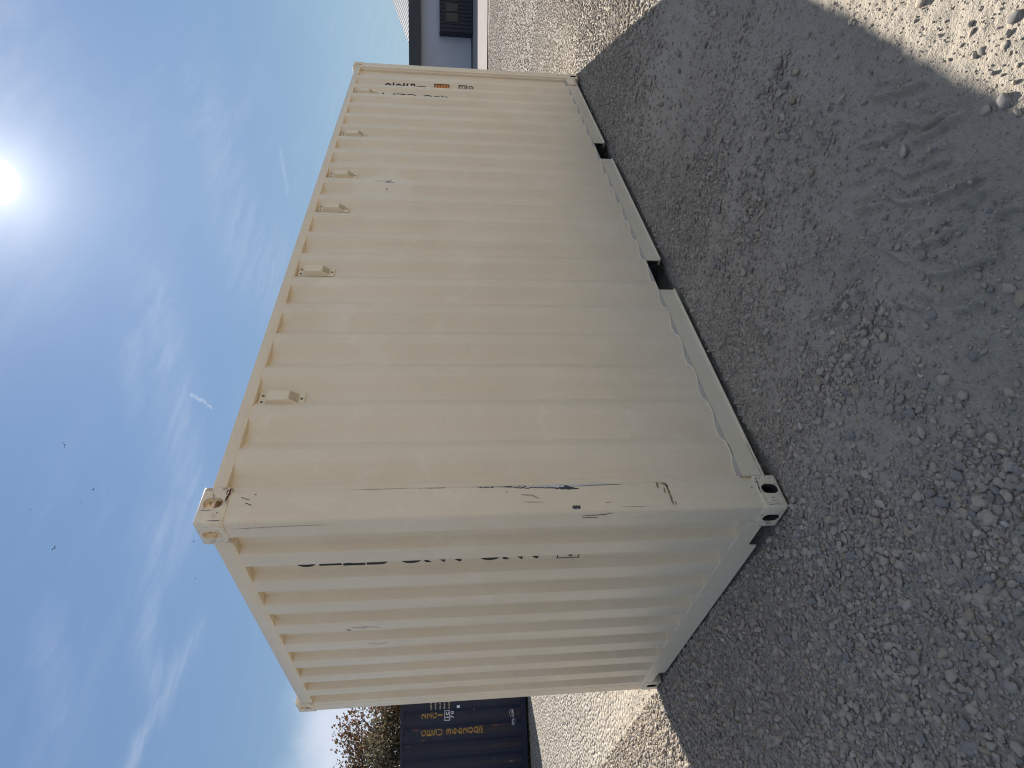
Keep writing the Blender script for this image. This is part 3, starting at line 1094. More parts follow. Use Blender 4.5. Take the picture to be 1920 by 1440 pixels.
def build_container(name, paint, cast_paint, under):
    root = empty(name)
    for x in (0, 1):
        for y in (0, 1):
            for z in (0, 1):
                casting(root, cast_paint, x, y, z, None if z else under)
    posts = {}
    for x in (0, 1):
        for y in (0, 1):
            bm = bmesh.new()
            post_mesh(bm, x, y)
            posts[(x, y)] = bm_obj('corner_post', bm, paint, root, smooth=30)
    pan = [corrugated('side_panel', SP, lambda t, d, z: (t, d, z), 0.1645, H - 0.085, paint, root, 0.006)]
    pan.append(corrugated('side_panel', SP, lambda t, d, z: (t, WD - d, z), 0.1645, H - 0.085, paint, root))
    endp = corrugated('end_panel', EP, lambda t, d, z: (d, t, z), 0.150, H - 0.11, paint, root, 0.003)
    # rails
    for s in (0, 1):
        Y = (lambda v: v) if not s else (lambda v: WD - v)
        bm = bmesh.new()
        y0, y1 = sorted((Y(0.004), Y(0.064)))
        box(bm, (0.179, y0, H - 0.091), (L - 0.179, y1, H - 0.032))
        bevel_all(bm, 0.006, 2)
        bm_obj('top_side_rail', bm, paint, root, smooth=35)
        # bottom rail: a channel with two fork openings
        bm = bmesh.new()
        cuts = [(0.180, 1.697), (2.049, 3.715), (4.069, L - 0.180)]
        for i, (a, b) in enumerate(cuts):
            prof = [(Y(0.012), 0.158), (Y(0.052), 0.158), (Y(0.052), 0.153), (Y(0.018), 0.153), (Y(0.018), 0.058), (Y(0.052), 0.058), (Y(0.052), 0.052),
                    (Y(0.0), 0.052), (Y(0.0), 0.058), (Y(0.012), 0.060)]
            prism(bm, prof, 0, a, b)
        # the sill above the openings
        y0, y1 = sorted((Y(0.0125), Y(0.05)))
        for a, b in ((0.1805, 0.385), (L - 0.385, L - 0.1805)):   # doubler plates at the castings
            y0, y1 = sorted((Y(0.003), Y(0.0100)))
            box(bm, (a, y0, 0.066), (b, y1, 0.1575))
        bmesh.ops.recalc_face_normals(bm, faces=bm.faces[:])
        bm_obj('bottom_side_rail', bm, paint, root)
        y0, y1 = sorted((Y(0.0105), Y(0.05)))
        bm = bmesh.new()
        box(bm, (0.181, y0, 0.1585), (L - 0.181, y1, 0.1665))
        bm_obj('sill_ledge', bm, M['skylit_ledge'] if paint is M['cream'] else paint, root)
        # the fork openings run through as dark boxes
        if not s:
            for a, b in ((1.697, 2.049), (3.715, 4.069)):
                bm = bmesh.new()
                box(bm, (a - 0.006, 0.055, 0.040), (a - 0.001, WD - 0.055, 0.150))
                box(bm, (b + 0.001, 0.055, 0.040), (b + 0.006, WD - 0.055, 0.150))
                box(bm, (a - 0.006, 0.055, 0.1505), (b + 0.006, WD - 0.055, 0.156))
                bm_obj('fork_pocket', bm, under, root)
    for e in (0, 1):
        X = (lambda v: v) if not e else (lambda v: L - v)
        bm = bmesh.new()
        x0, x1 = sorted((X(0.004), X(0.064)))
        box(bm, (x0, 0.163, H - 0.121), (x1, WD - 0.163, H - 0.040))
        bevel_all(bm, 0.006, 2)
        bm_obj('top_end_rail', bm, paint, root, smooth=35)
        # sill with a notch beside each casting
        prof = [(0.124, 0.158), (0.124, 0.1195), (0.1635, 0.1195), (0.1635, 0.072), (0.330, 0.072), (0.345, 0.060), (0.348, 0.026), (WD - 0.348, 0.026), (WD - 0.345, 0.060), (WD - 0.330, 0.072), (WD - 0.1635, 0.072), (WD - 0.1635, 0.1195), (WD - 0.124, 0.1195), (WD - 0.124, 0.158)]
        bm = bmesh.new()
        x0, x1 = sorted((X(0.003), X(0.011)))
        prism(bm, prof, 0, x0, x1)
        x0, x1 = sorted((X(0.0115), X(0.075)))
        box(bm, (x0, 0.124, 0.150), (x1, WD - 0.124, 0.1575))
        bm_obj('bottom_end_rail', bm, paint, root)
    # weld beads where the sheets meet the sills
    bm = bmesh.new()
    q = [(t, d - 0.001, 0.1675) for t, d in SPR]
    tube(bm, q, [0.0035 + 0.0008 * math.sin(i * 1.7) for i in range(len(q))], 5)
    bm_obj('weld_bead', bm, paint, pan[0], smooth=60)
    bm = bmesh.new()
    q = [(d - 0.001, t, 0.1585) for t, d in EPR]
    tube(bm, q, [0.0032 + 0.0008 * math.sin(i * 1.3) for i in range(len(q))], 5)
    bm_obj('weld_bead', bm, paint, endp, smooth=60)
    # roof, floor, cross members
    bm = bmesh.new()
    nr = 56
    rows = []
    for i in range(nr + 1):
        x = 0.06 + (L - 0.12) * i / nr
        z = H - 0.036 + (0.0 if i % 4 in (0, 3) else -0.014)
        rows.append([bm.verts.new((x, y, z + (0.006 if 0.1 < y < 2.3 else 0))) for y in (0.05, 0.5, 1.2, 1.9, WD - 0.05)])
    for a, b in zip(rows[:-1], rows[1:]):
        for j in range(4):
            bm.faces.new((a[j], a[j + 1], b[j + 1], b[j]))
    bmesh.ops.recalc_face_normals(bm, faces=bm.faces[:])
    bm_obj('roof_panel', bm, paint, root)
    bm = bmesh.new()
    box(bm, (0.066, 0.066, 0.158), (L - 0.066, WD - 0.066, 0.186))
    bm_obj('floor', bm, under, root)
    for i in range(14):
        x = 0.30 + i * 0.42
        if any(a - 0.1 < x < b + 0.1 for a, b in ((1.697, 2.049), (3.715, 4.069))):
            continue
        bm = bmesh.new()
        box(bm, (x, 0.053, 0.045), (x + 0.045, WD - 0.053, 0.157))
        bm_obj('cross_member', bm, under, root)
    # doors close the far end
    for s in (0, 1):
        a, b = (0.125, WD / 2 - 0.006) if not s else (WD / 2 + 0.006, WD - 0.125)
        bm = bmesh.new()
        pr = []
        m = 5
        for i in range(m * 4 + 1):
            y = a + (b - a) * i / (m * 4)
            pr.append((y, 0.045 if i % 4 in (1, 2) else 0.02))
        g = [[bm.verts.new((L - d, y, z)) for z in (0.17, H - 0.125)] for y, d in pr]
        for p, q in zip(g[:-1], g[1:]):
            bm.faces.new((p[0], q[0], q[1], p[1]))
        d_ = bm_obj('door', bm, paint, root)
        for yy in (a + 0.3, b - 0.3):
            bm = bmesh.new()
            tube(bm, [(L - 0.006, yy, 0.06), (L - 0.006, yy, H - 0.05)], [0.016, 0.016], 8)
            bm_obj('lock_rod', bm, paint, d_)
    return root, posts, pan, endp


# ---- the cream container
croot, cposts, cpan, cend = build_container('shipping_container', M['cream'], M['cream_cast'], M['dark_steel'])
tag(croot, 'cream shipping container with six side vents and scuffed corner post, foremost in the yard', 'shipping container')

# vents high on the long wall
VX = [0.735, 1.862, 2.689, 3.238, 4.062, 5.162]


def build_vents(root):
    def plate():
        bm = bmesh.new()
        box(bm, (-0.042, -0.006, -0.112), (0.042, 0.0, 0.112))
        bevel_all(bm, 0.002, 1)
        return bm

    def hood():
        bm = bmesh.new()
        o, i = -0.036, -0.006
        w0, w1 = 0.039, 0.033
        zt, zs, zb = 0.070, -0.038, -0.083
        v = {}
        for s in (-1, 1):
            v[(s, 'tb')] = bm.verts.new((s * w0, i, zt + 0.004))
            v[(s, 'to')] = bm.verts.new((s * w1, o, zt - 0.004))
            v[(s, 'so')] = bm.verts.new((s * w1, o, zs))
            v[(s, 'bb')] = bm.verts.new((s * w0, i, zb))
        f = lambda *k_: bm.faces.new([v[q] for q in k_])
        f((-1, 'to'), (1, 'to'), (1, 'so'), (-1, 'so'))
        f((-1, 'tb'), (1, 'tb'), (1, 'to'), (-1, 'to'))
        f((-1, 'so'), (1, 'so'), (1, 'bb'), (-1, 'bb'))
        f((-1, 'tb'), (-1, 'to'), (-1, 'so'), (-1, 'bb'))
        f((1, 'bb'), (1, 'so'), (1, 'to'), (1, 'tb'))
        f((-1, 'bb'), (1, 'bb'), (1, 'tb'), (-1, 'tb'))
        bmesh.ops.recalc_face_normals(bm, faces=bm.faces[:])
        bevel_all(bm, 0.002, 2, 15)
        return bm

    def grille():
        bm = bmesh.new()
        # a mesh of small bars on the sloping lower face
        a, b = Vector((0, -0.0350, -0.043)), Vector((0, -0.0090, -0.080))
        nrm = Vector((0, -(0.037), -0.025)).normalized()
        n = 6
        for i in range(n + 1):
            p = a.lerp(b, i / n) + nrm * 0.0018
            box(bm, (p.x - 0.026, p.y - 0.0016, p.z - 0.0016), (p.x + 0.026, p.y + 0.0016, p.z + 0.0016))
        for j in range(9):
            x = -0.026 + 0.052 * j / 8
            for i in range(n):
                p, q = a.lerp(b, i / n) + nrm * 0.0014, a.lerp(b, (i + 1) / n) + nrm * 0.0014
                vs = [bm.verts.new(c) for c in ((x - 0.0014, p.y, p.z), (x + 0.0014, p.y, p.z), (x + 0.0014, q.y, q.z), (x - 0.0014, q.y, q.z))]
                bm.faces.new(vs)
        return bm

    def screw():
        bm = bmesh.new()
        bmesh.ops.create_cone(bm, cap_ends=True, segments=10, radius1=0.0075, radius2=0.005, depth=0.004, matrix=Matrix.Translation((0, -0.008, 0)) @ Matrix.Rotation(R(90), 4, 'X'))
        return bm
    protos = {}
    for i, x in enumerate(VX):
        y = 0.0405 - (0.002 if i else 0.002)
        if i == 0:
            v = bm_obj('vent', plate(), M['vent'], root, smooth=30)
            protos['vent'] = v
            hd = bm_obj('hood', hood(), M['vent'], v)
            gr = bm_obj('grille', grille(), M['grille'], v)
            sc = []
            for (sx, sz) in ((-0.022, 0.094), (0.022, 0.094), (0.0, -0.097)):
                q = bm_obj('screw', screw(), M['screw'], v) if not sc else link('screw', sc[0].data, v)
                q.location = (sx, 0, sz)
                sc.append(q)
            kids = [hd, gr] + sc
        else:
            v = protos['vent'].copy()
            COL.objects.link(v)
            for c in kids:
                d = c.copy()
                COL.objects.link(d)
                d.parent = v
        v.location = (x, y, 2.382)


build_vents(croot)

# numbers and marks, printed in column on the corrugation
SER = 'CLNU 024 024 '
T_END = end3()
uc = WD - 0.4345
it = stack(SER, uc, 2.274, 0.088, 0.104, 0.1105, 0.050)
it[1] = (it[1][0], it[1][1] + 0.007) + it[1][2:]
bx_top = it[-1][2] - 0.012 - 0.055
it.append(('4', uc - 0.001, bx_top - 0.100, 0.070, 0.092))
letters(it, T_END, EBREAK, M['black'], cend, 0.025)
fr = frame_bm(uc - 0.052, bx_top - 0.109, uc + 0.052, bx_top + 0.004, 0.005)
wrap(fr, T_END, EBREAK)
bm_obj('check_digit_box', fr, M['black'], cend)

T_SIDE = side3()
uc = 5.158
it = stack(SER, uc, 2.292, 0.080, 0.100, 0.1115, 0.055)
bx_top = it[-1][2] - 0.012 - 0.055
it.append(('4', uc, bx_top - 0.100, 0.066, 0.092))
letters(it, T_SIDE, SBREAK, M['black'], cpan[0])
fr = frame_bm(uc - 0.048, bx_top - 0.108, uc + 0.046, bx_top + 0.004, 0.007)
wrap(fr, T_SIDE, SBREAK)
bm_obj('check_digit_box', fr, M['black'], cpan[0])
uc = 5.455
letters(stack('22G1', uc, 2.205, 0.080, 0.100, 0.113, 0.05), T_SIDE, SBREAK, M['black'], cpan[0])
bm = bmesh.new()
rect_bm(bm, 5.395, 1.518, 5.500, 1.668)
wrap(bm, side3(0.0014), SBREAK)
bm_obj('warning_label', bm, M['orange'], cpan[0])
fr = frame_bm(5.390, 1.510, 5.506, 1.676, 0.010)
wrap(fr, side3(0.0022), SBREAK)
bm_obj('label_border', fr, M['black'], cpan[0])
bm = bmesh.new()
for i, (a, b) in enumerate(((5.42, 5.50), (5.43, 5.49), (5.42, 5.495), (5.44, 5.50))):
    rect_bm(bm, a, 1.540 + 0.030 * i, b, 1.552 + 0.030 * i)
wrap(bm, side3(0.0022), SBREAK)
bm_obj('label_print', bm, M['label_print'], cpan[0])
fr = frame_bm(5.392, 1.314, 5.506, 1.412, 0.013)
wrap(fr, T_SIDE, SBREAK)
bm_obj('rail_mark', fr, M['black'], cpan[0])
letters([('i', 5.425, 1.334, 0.016, 0.056), ('c', 5.466, 1.334, 0.042, 0.048), ('7', 5.430, 1.246, 0.036, 0.056), ('0', 5.480, 1.246, 0.044, 0.056)], T_SIDE, SBREAK, M['black'], cpan[0])

# scuffs and rust on the near corner post and panels
p00 = cposts[(0, 0)]


def on_side_post(u, v):
    u = min(u, 0.1555)
    return (u, (0.0030 if u < 0.150 else 0.0090 - math.sqrt(max(0.006 ** 2 - (u - 0.150) ** 2, 0))), v)


def on_end_post(u, v):
    return (0.0030, u, v)


def scuff(name, pts, w, mat, fn, seed, parent, taper=True, n=26, lo=0.35):
    bm = strip_bm(pts, w, fn, seed, taper, n, lo)
    return bm_obj(name, bm, mat, parent)


SC = [
    ('paint_scuff', [(0.149, 1.285), (0.150, 1.193), (0.149, 1.119), (0.142, 1.047), (0.128, 0.963)], 0.0130, 'scuff', 40),
    ('paint_scuff', [(0.150, 1.300), (0.153, 1.250), (0.149, 1.20)], 0.0085, 'scuff', 30),
    ('paint_scuff', [(0.155, 1.96), (0.154, 1.879), (0.155, 1.776), (0.155, 1.694)], 0.0026, 'scuff', 40),
    ('paint_scuff', [(0.155, 1.70), (0.154, 1.63), (0.152, 1.56)], 0.0042, 'scuff', 24),
    ('paint_scuff', [(0.152, 1.425), (0.150, 1.382), (0.149, 1.344)], 0.0062, 'scuff', 24),
    ('paint_scuff', [(0.154, 1.338), (0.155, 1.302), (0.153, 1.266)], 0.0095, 'scuff', 28),
    ('bare_scrape', [(0.156, 1.58), (0.157, 1.45), (0.156, 1.33), (0.150, 1.18), (0.146, 1.06), (0.149, 0.80)], 0.0078, 'bare', 80),
    ('paint_scuff', [(0.155, 0.955), (0.156, 0.846), (0.157, 0.757)], 0.0026, 'scuff', 30),
    ('paint_scuff', [(0.146, 0.965), (0.146, 0.849), (0.147, 0.748)], 0.0018, 'scuff', 30),
    ('paint_scuff', [(0.032, 1.010), (0.031, 0.969)], 0.0115, 'scuff', 14),
    ('rust_stain', [(0.154, 0.600), (0.151, 0.568), (0.139, 0.549), (0.119, 0.547)], 0.0095, 'rust', 30),
    ('rust_stain', [(0.139, 0.549), (0.089, 0.546), (0.026, 0.544)], 0.0062, 'rust', 30),
    ('rust_stain', [(0.156, 0.592), (0.119, 0.591)], 0.0060, 'rust', 24),
    ('rust_stain', [(0.127, 0.563), (0.089, 0.566)], 0.0045, 'rust', 24),
    ('rust_stain', [(0.052, 0.532), (0.026, 0.530)], 0.003, 'rust', 12),
    ('rust_stain', [(0.156, 0.66), (0.156, 0.53)], 0.0016, 'rust', 24),
    ('paint_scuff', [(0.025, 0.788), (0.026, 0.727), (0.024, 0.666)], 0.0014, 'rust', 20),
    ('paint_scuff', [(0.050, 0.856), (0.054, 0.826)], 0.002, 'rust', 10),
    ('paint_scuff', [(0.120, 1.297), (0.1203, 1.289)], 0.0035, 'scuff', 5),
    ('paint_scuff', [(0.112, 0.144), (0.1123, 0.136)], 0.0040, 'scuff', 5),
    ('dirt_smear', [(0.105, 1.23), (0.100, 1.18), (0.080, 1.15)], 0.0040, 'grime', 16),
    ('dirt_smear', [(0.065, 1.22), (0.062, 1.13)], 0.0020, 'grime', 16),
    ('dirt_smear', [(0.128, 2.430), (0.118, 2.405), (0.112, 2.385)], 0.0035, 'grime', 16),
    ('dirt_smear', [(0.098, 2.405), (0.085, 2.375)], 0.0030, 'scuff', 12),
    ('dirt_smear', [(0.140, 2.375), (0.1385, 2.367)], 0.0035, 'scuff', 5),
]
for i, (nm, pts, w, mt, n) in enumerate(SC):
    scuff(nm, pts, w, M[mt], on_side_post, 100 + i, p00, True, n, 0.65 if i == 0 else 0.35)
for i, (nm, pts, w, mt, n) in enumerate([
    ('rust_stain', [(0.028, 0.969), (0.028, 0.897), (0.024, 0.855), (0.016, 0.845), (0.014, 0.820)], 0.0034, 'rust_red', 36),
    ('rust_stain', [(0.046, 0.966), (0.046, 0.886)], 0.0030, 'rust_red', 30),
    ('dirt_smear', [(0.053, 2.456), (0.045, 2.306), (0.041, 2.176), (0.040, 2.046)], 0.0022, 'grime', 36),
]):
    scuff(nm, pts, w, M[mt], on_end_post, 200 + i, p00, True, n)

sd3 = lambda u, v: (u, prof_at(SPR, u) - 0.0012, v)
for i, (pts, w, n) in enumerate([([(3.104, 2.131), (3.108, 2.048), (3.106, 1.984)], 0.0022, 30), ([(3.083, 2.034), (3.090, 1.951)], 0.003, 24),
                                 ([(3.100, 2.017), (3.125, 1.986)], 0.0045, 14), ([(3.029, 2.022), (3.010, 2.012)], 0.004, 10), ([(3.112, 2.03), (3.100, 2.01)], 0.005, 8)]):
    scuff('paint_scuff', pts, w, M['scuff'], sd3, 300 + i, cpan[0], True, n)
en3 = lambda u, v: (prof_at(EPR, u) - 0.0012, u, v)
for i, (pts, w, mt, n) in enumerate([([(1.412, 2.061), (1.4125, 2.020)], 0.003, 'black', 12), ([(1.392, 2.10), (1.392, 2.02)], 0.006, 'grime', 20), ([(1.10, 2.11), (1.115, 2.09), (1.13, 2.10)], 0.006, 'grime', 16),
                                     ([(1.085, 2.08), (1.10, 1.99)], 0.006, 'grime', 20), ([(1.30, 2.02), (1.33, 1.95), (1.30, 1.90)], 0.003, 'grime', 20), ([(1.07, 2.03), (1.10, 1.93)], 0.004, 'grime', 18),
                                     ([(1.45, 1.99), (1.47, 1.93)], 0.004, 'grime', 14)]):
    scuff('dirt_smear', pts, w, M[mt], en3, 330 + i, cend, True, n)


def on_cast_side(u, v):
    return (u, -0.0008, v)


ccast = [c for c in croot.children if c.name.startswith('corner_casting')]
top_cast, low_cast = ccast[1], ccast[0]
for i, (pts, w, mt, n, c) in enumerate([
    ([(0.172, 2.480), (0.150, 2.478), (0.125, 2.482), (0.105, 2.484)], 0.0060, 'rust_red', 30, top_cast),
    ([(0.165, 2.488), (0.140, 2.490)], 0.003, 'rust_red', 18, top_cast),
    ([(0.150, 2.545), (0.128, 2.540)], 0.0016, 'rust_red', 16, top_cast),
    ([(0.066, 2.578), (0.064, 2.545), (0.066, 2.520)], 0.0013, 'scuff', 20, top_cast),
    ([(0.052, 2.497), (0.048, 2.505), (0.056, 2.509)], 0.0020, 'scuff', 10, top_cast),
    ([(0.014, 2.533), (0.013, 2.505), (0.015, 2.480)], 0.0020, 'scuff', 26, top_cast),
    ([(0.160, 0.106), (0.140, 0.104), (0.110, 0.108), (0.085, 0.110)], 0.0030, 'scuff', 26, low_cast),
    ([(0.014, 0.100), (0.016, 0.060), (0.014, 0.030)], 0.0020, 'scuff', 26, low_cast),
    ([(0.052, 0.072), (0.049, 0.052)], 0.0014, 'scuff', 12, low_cast),
    ([(0.036, 0.075), (0.031, 0.047)], 0.0014, 'scuff', 12, low_cast),
]):
    scuff('rust_chip', pts, w, M[mt], on_cast_side, 400 + i, c, True, n)

# ---- the dark blue container further back
broot, bposts, bpan, bend = build_container('shipping_container', M['blue'], M['blue'], M['dark_steel'])
tag(broot, 'dark blue rust-streaked shipping container with yellow numbers, standing before the trees', 'shipping container')
KB = 0.953
thB = math.atan2(-0.462, 0.887)
s_r = -0.40
Pe = Vector((2.276, 10.048, 0)) + Vector((-0.887, 0.462, 0)) * s_r
dirB = Vector((0.887, -0.462, 0))
org = Pe - dirB * (L * KB)
broot.scale = (KB, KB, KB)
broot.location = (org.x, org.y, -0.005)
broot.rotation_euler = (0, 0, thB)


def bx(s):
    """metres left of the cream container's edge -> local x on the blue wall"""
    return L - (s - s_r) / KB


T2 = side3(0.003)
letters(stack('GESU 366200 ', bx(0.49), 2.055 / KB, 0.105, 0.092, 0.1085, 0.06) + [('5', bx(0.49), 0.915 / KB, 0.085, 0.080)], T2, SBREAK, M['yellow'], bpan[0], 0.012)
fr = frame_bm(bx(0.49) - 0.06, 0.895 / KB, bx(0.49) + 0.06, 1.010 / KB, 0.008)
wrap(fr, T2, SBREAK)
bm_obj('check_digit_box', fr, M['yellow'], bpan[0])
letters(stack('22G1', bx(0.205), 2.055 / KB, 0.100, 0.092, 0.1085, 0.05), T2, SBREAK, M['yellow'], bpan[0], 0.012)
fr = frame_bm(bx(0.215) - 0.09, 1.515 / KB, bx(0.215) + 0.09, 1.620 / KB, 0.012)
wrap(fr, T2, SBREAK)
bm_obj('rail_mark', fr, M['white'], bpan[0])
u0 = bx(0.215)
letters([('i', u0 - 0.035, 1.535 / KB, 0.018, 0.07), ('c', u0 + 0.030, 1.535 / KB, 0.06, 0.06), ('7', u0 - 0.03, 1.44 / KB, 0.05, 0.065), ('0', u0 + 0.04, 1.44 / KB, 0.055, 0.065)], T2, SBREAK, M['white'], bpan[0])
txt, uu, items = 'CMA CGM', bx(0.46), []
for ch in txt:
    w = {'M': 0.046, ' ': 0.018}.get(ch, 0.036)
    if ch != ' ':
        items.append((ch, uu + w / 2, 0.295 / KB, w, 0.042))
    uu += w + 0.005
letters(items, T2, SBREAK, M['white'], bpan[0], 0.03)
for sgn in (-1, 1):
    pts = []
    for i in range(7):
        t = i / 6
        uc_ = bx(0.46 if sgn < 0 else 0.315) + 0.14 * t
        pts.append((uc_, (0.320 + sgn * (0.030 + 0.022 * math.sin(math.pi * (t if sgn > 0 else t)))) / KB))
    bm = strip_bm(pts, 0.004, lambda a, b: (a, prof_at(SPR, a) - 0.003, b), 5, True, 24)
    bm_obj('swoosh', bm, M['white'], bpan[0])
rs = random.Random(12)
for k_ in range(5):
    bm = bmesh.new()
    v0 = (1.86 - 0.085 * k_) / KB
    u = bx(0.10)
    for j in range(rs.randint(3, 6)):
        w = rs.uniform(0.012, 0.03)
        rect_bm(bm, u, v0, u + w, v0 + rs.uniform(0.018, 0.036))
        u += w + 0.010
    wrap(bm, T2, SBREAK)
    bm_obj('weight_marking', bm, M['grime'], bpan[0])
bm = bmesh.new()
rect_bm(bm, bx(0.10), 1.325 / KB, bx(0.05), 1.385 / KB)
wrap(bm, T2, SBREAK)
bm_obj('sticker', bm, M['white'], bpan[0])


# ---------------------------------------------------------------- far building and the dark cabin in front of it
def bbox(bm, s0, s1, o0, o1, z0, z1):
    v = [bm.verts.new(bpos(s, o_, z)) for s, o_, z in ((s0, o0, z0), (s1, o0, z0), (s1, o1, z0), (s0, o1, z0), (s0, o0, z1), (s1, o0, z1), (s1, o1, z1), (s0, o1, z1))]
    for f in ((0, 3, 2, 1), (4, 5, 6, 7), (0, 1, 5, 4), (1, 2, 6, 5), (2, 3, 7, 6), (3, 0, 4, 7)):
        bm.faces.new([v[i] for i in f])
    bmesh.ops.recalc_face_normals(bm, faces=bm.faces[:])


wb = empty('warehouse', bpos(0, 0, 0))


def wpart(name, bm, mat):
    o_ = bm_obj(name, bm, mat)
    o_.data.transform(Matrix.Translation(-wb.location))
    o_.parent = wb
    return o_


bm = bmesh.new()
bbox(bm, -14, 16, -10, 0.0, -0.1, 2.95)
wpart('wall', bm, M['wall'])
bm = bmesh.new()
bbox(bm, -14.4, 16.4, -10.3, 0.35, 2.86, 3.50)
wpart('fascia', bm, M['fascia'])
bm = bmesh.new()
bbox(bm, -14, 16, 0.002, 0.05, 0.0, 0.10)
wpart('plinth', bm, M['fascia'])
# sheeted roof: rises from the eaves on the right, its hip edge climbing away from the left
bm = bmesh.new()
v = [bm.verts.new(bpos(s, o_, z)) for s, o_, z in ((-14, 0.2, 3.502), (0.95, 0.2, 3.502), (-4.6, -5.0, 5.0), (-14, -5.0, 5.0), (-3.3, -6.3, 3.502), (-14, -6.3, 3.502))]
bm.faces.new((v[0], v[1], v[2], v[3]))
bm.faces.new((v[1], v[4], v[2]))
bm.faces.new((v[4], v[5], v[3], v[2]))
bm.faces.new((v[5], v[0], v[3]))
bmesh.ops.recalc_face_normals(bm, faces=bm.faces[:])
roof = wpart('roof', bm, M['roof'])
for i in range(40):
    s = 0.80 - 0.27 * i
    t = min(1.0, max(0.02, (0.95 - s) / (0.95 + 4.6)))
    a, b = bpos(s, 0.2, 3.512), bpos(s, 0.2 - 5.2 * t, 3.512 + 1.498 * t)
    bm = bmesh.new()
    tube(bm, [a, b], [0.022, 0.022], 4)
    rb = bm_obj('roof_rib', bm, M['roof'])
    rb.data.transform(Matrix.Translation(-wb.location))
    rb.parent = roof
tag(wb, 'long pale grey building with dark fascia and ribbed sheet roof across the yard', 'building')

cab = empty('site_cabin', bpos(-1.5, 0.4, 0.0))


def cpart(name, bm, mat, parent=None, smooth=None):
    o_ = bm_obj(name, bm, mat, None, smooth)
    o_.data.transform(Matrix.Translation(-cab.location))
    o_.parent = parent or cab
    return o_


C0, C1, CO = -5.6, 0.36, 0.55           # from, to along the front; how far it stands out
bm = bmesh.new()
bbox(bm, C0, C1, 0.06, CO, 0.05, 1.84)
cpart('body', bm, M['clad'])
k_i = 0
s = C1 - 0.02
while s > C0:
    if not (-1.22 < s < -0.16):
        bm = bmesh.new()
        bbox(bm, s - 0.10, s, CO, CO + 0.03, 0.08, 1.80)
        cpart('cladding_rib', bm, M['clad'])
    else:
        for z0, z1 in ((0.08, 0.80), (1.54, 1.80)):
            bm = bmesh.new()
            bbox(bm, s - 0.10, s, CO, CO + 0.03, z0, z1)
            cpart('cladding_rib', bm, M['clad'])
    s -= 0.20
bm = bmesh.new()
bbox(bm, C0 - 0.03, C1 + 0.03, 0.06, CO + 0.05, 1.842, 1.875)
cpart('roof_trim', bm, M['wall'])
bm = bmesh.new()
for a, b, z0, z1 in ((-1.25, -0.13, 0.80, 0.86), (-1.25, -0.13, 1.48, 1.54), (-1.25, -1.19, 0.86, 1.48), (-0.19, -0.13, 0.86, 1.48), (-0.72, -0.67, 0.86, 1.48)):
    bbox(bm, a, b, CO + 0.001, CO + 0.05, z0, z1)
win = cpart('window', bm, M['black'])
for a, b in ((-1.19, -0.72), (-0.67, -0.19)):
    bm = bmesh.new()
    bbox(bm, a, b, CO + 0.002, CO + 0.015, 0.86, 1.48)
    cpart('pane', bm, M['glass'], win)
tag(cab, 'low black ribbed cabin with a two-pane window, set against the pale building', 'cabin')


# ---------------------------------------------------------------- trees behind the blue container
def build_tree(loc, h, spread, n_leaf, leaf, leafmat, label, seed, lsize, droop=0.0):
    rs = random.Random(seed)
    root = empty('tree', loc)
    bm = bmesh.new()
    tips = []

    def grow(p, d, ln, r, lvl):
        pts, rad = [p], [r]
        q = p.copy()
        dd = d.copy()
        n = 4
        for i in range(n):
            dd = (dd + Vector((rs.gauss(0, .16), rs.gauss(0, .16), rs.gauss(0.03 - droop * lvl * 0.1, .10)))).normalized()
            q = q + dd * (ln / n)
            pts.append(q.copy())
            rad.append(r * (1 - 0.55 * (i + 1) / n))
            if lvl >= 2:
                tips.append((q.copy(), lvl))
        tube(bm, pts, rad, 6 if lvl < 2 else 4)
        if lvl < 4:
            for i in range(rs.randint(3, 4) if lvl else 6):
                t = rs.uniform(0.35, 1.0)
                j = min(int(t * n), n - 1)
                base = pts[j].lerp(pts[j + 1], t * n - j)
                a = rs.uniform(0, 2 * math.pi)
                out = Vector((math.cos(a) * spread, math.sin(a) * spread, rs.uniform(0.15, 1.0))).normalized()
                grow(base, (dd * 0.5 + out).normalized(), ln * rs.uniform(0.50, 0.72), max(r * 0.45, 0.006), lvl + 1)
    grow(Vector((0, 0, -0.1)), Vector((0, 0, 1)), h * 0.42, h * 0.028, 0)
    bm_obj('trunk', bm, M['bark'], root, smooth=50)
    lm = bmesh.new()
    for i in range(n_leaf):
        p, lvl = rs.choice(tips)
        p = p + Vector((rs.gauss(0, .17), rs.gauss(0, .17), rs.gauss(0, .15)))
        nrm = Vector((rs.gauss(0, 1), rs.gauss(0, 1), rs.gauss(0, 1))).normalized()
        a = nrm.orthogonal().normalized()
        b = nrm.cross(a)
        l = lsize * rs.uniform(0.6, 1.4)
        w = l * 0.5
        lm.faces.new([lm.verts.new(c) for c in (p - a * l, p - b * w + nrm * w * .3, p + a * l, p + b * w + nrm * w * .3)])
    bm_obj('crown', lm, leafmat, root)
    tag(root, label, 'tree', 'trees behind the blue container')
    return root


build_tree((4.05, 17.3, 0), 6.1, 0.9, 8500, 0, M['leaf_red'], 'russet-leaved autumn tree showing above the right end of the blue container', 4, 0.055, 0.3)
build_tree((2.75, 17.9, 0), 5.9, 1.1, 8000, 0, M['leaf_green'], 'grey-green bushy tree behind the middle of the blue container', 9, 0.055, 0.2)


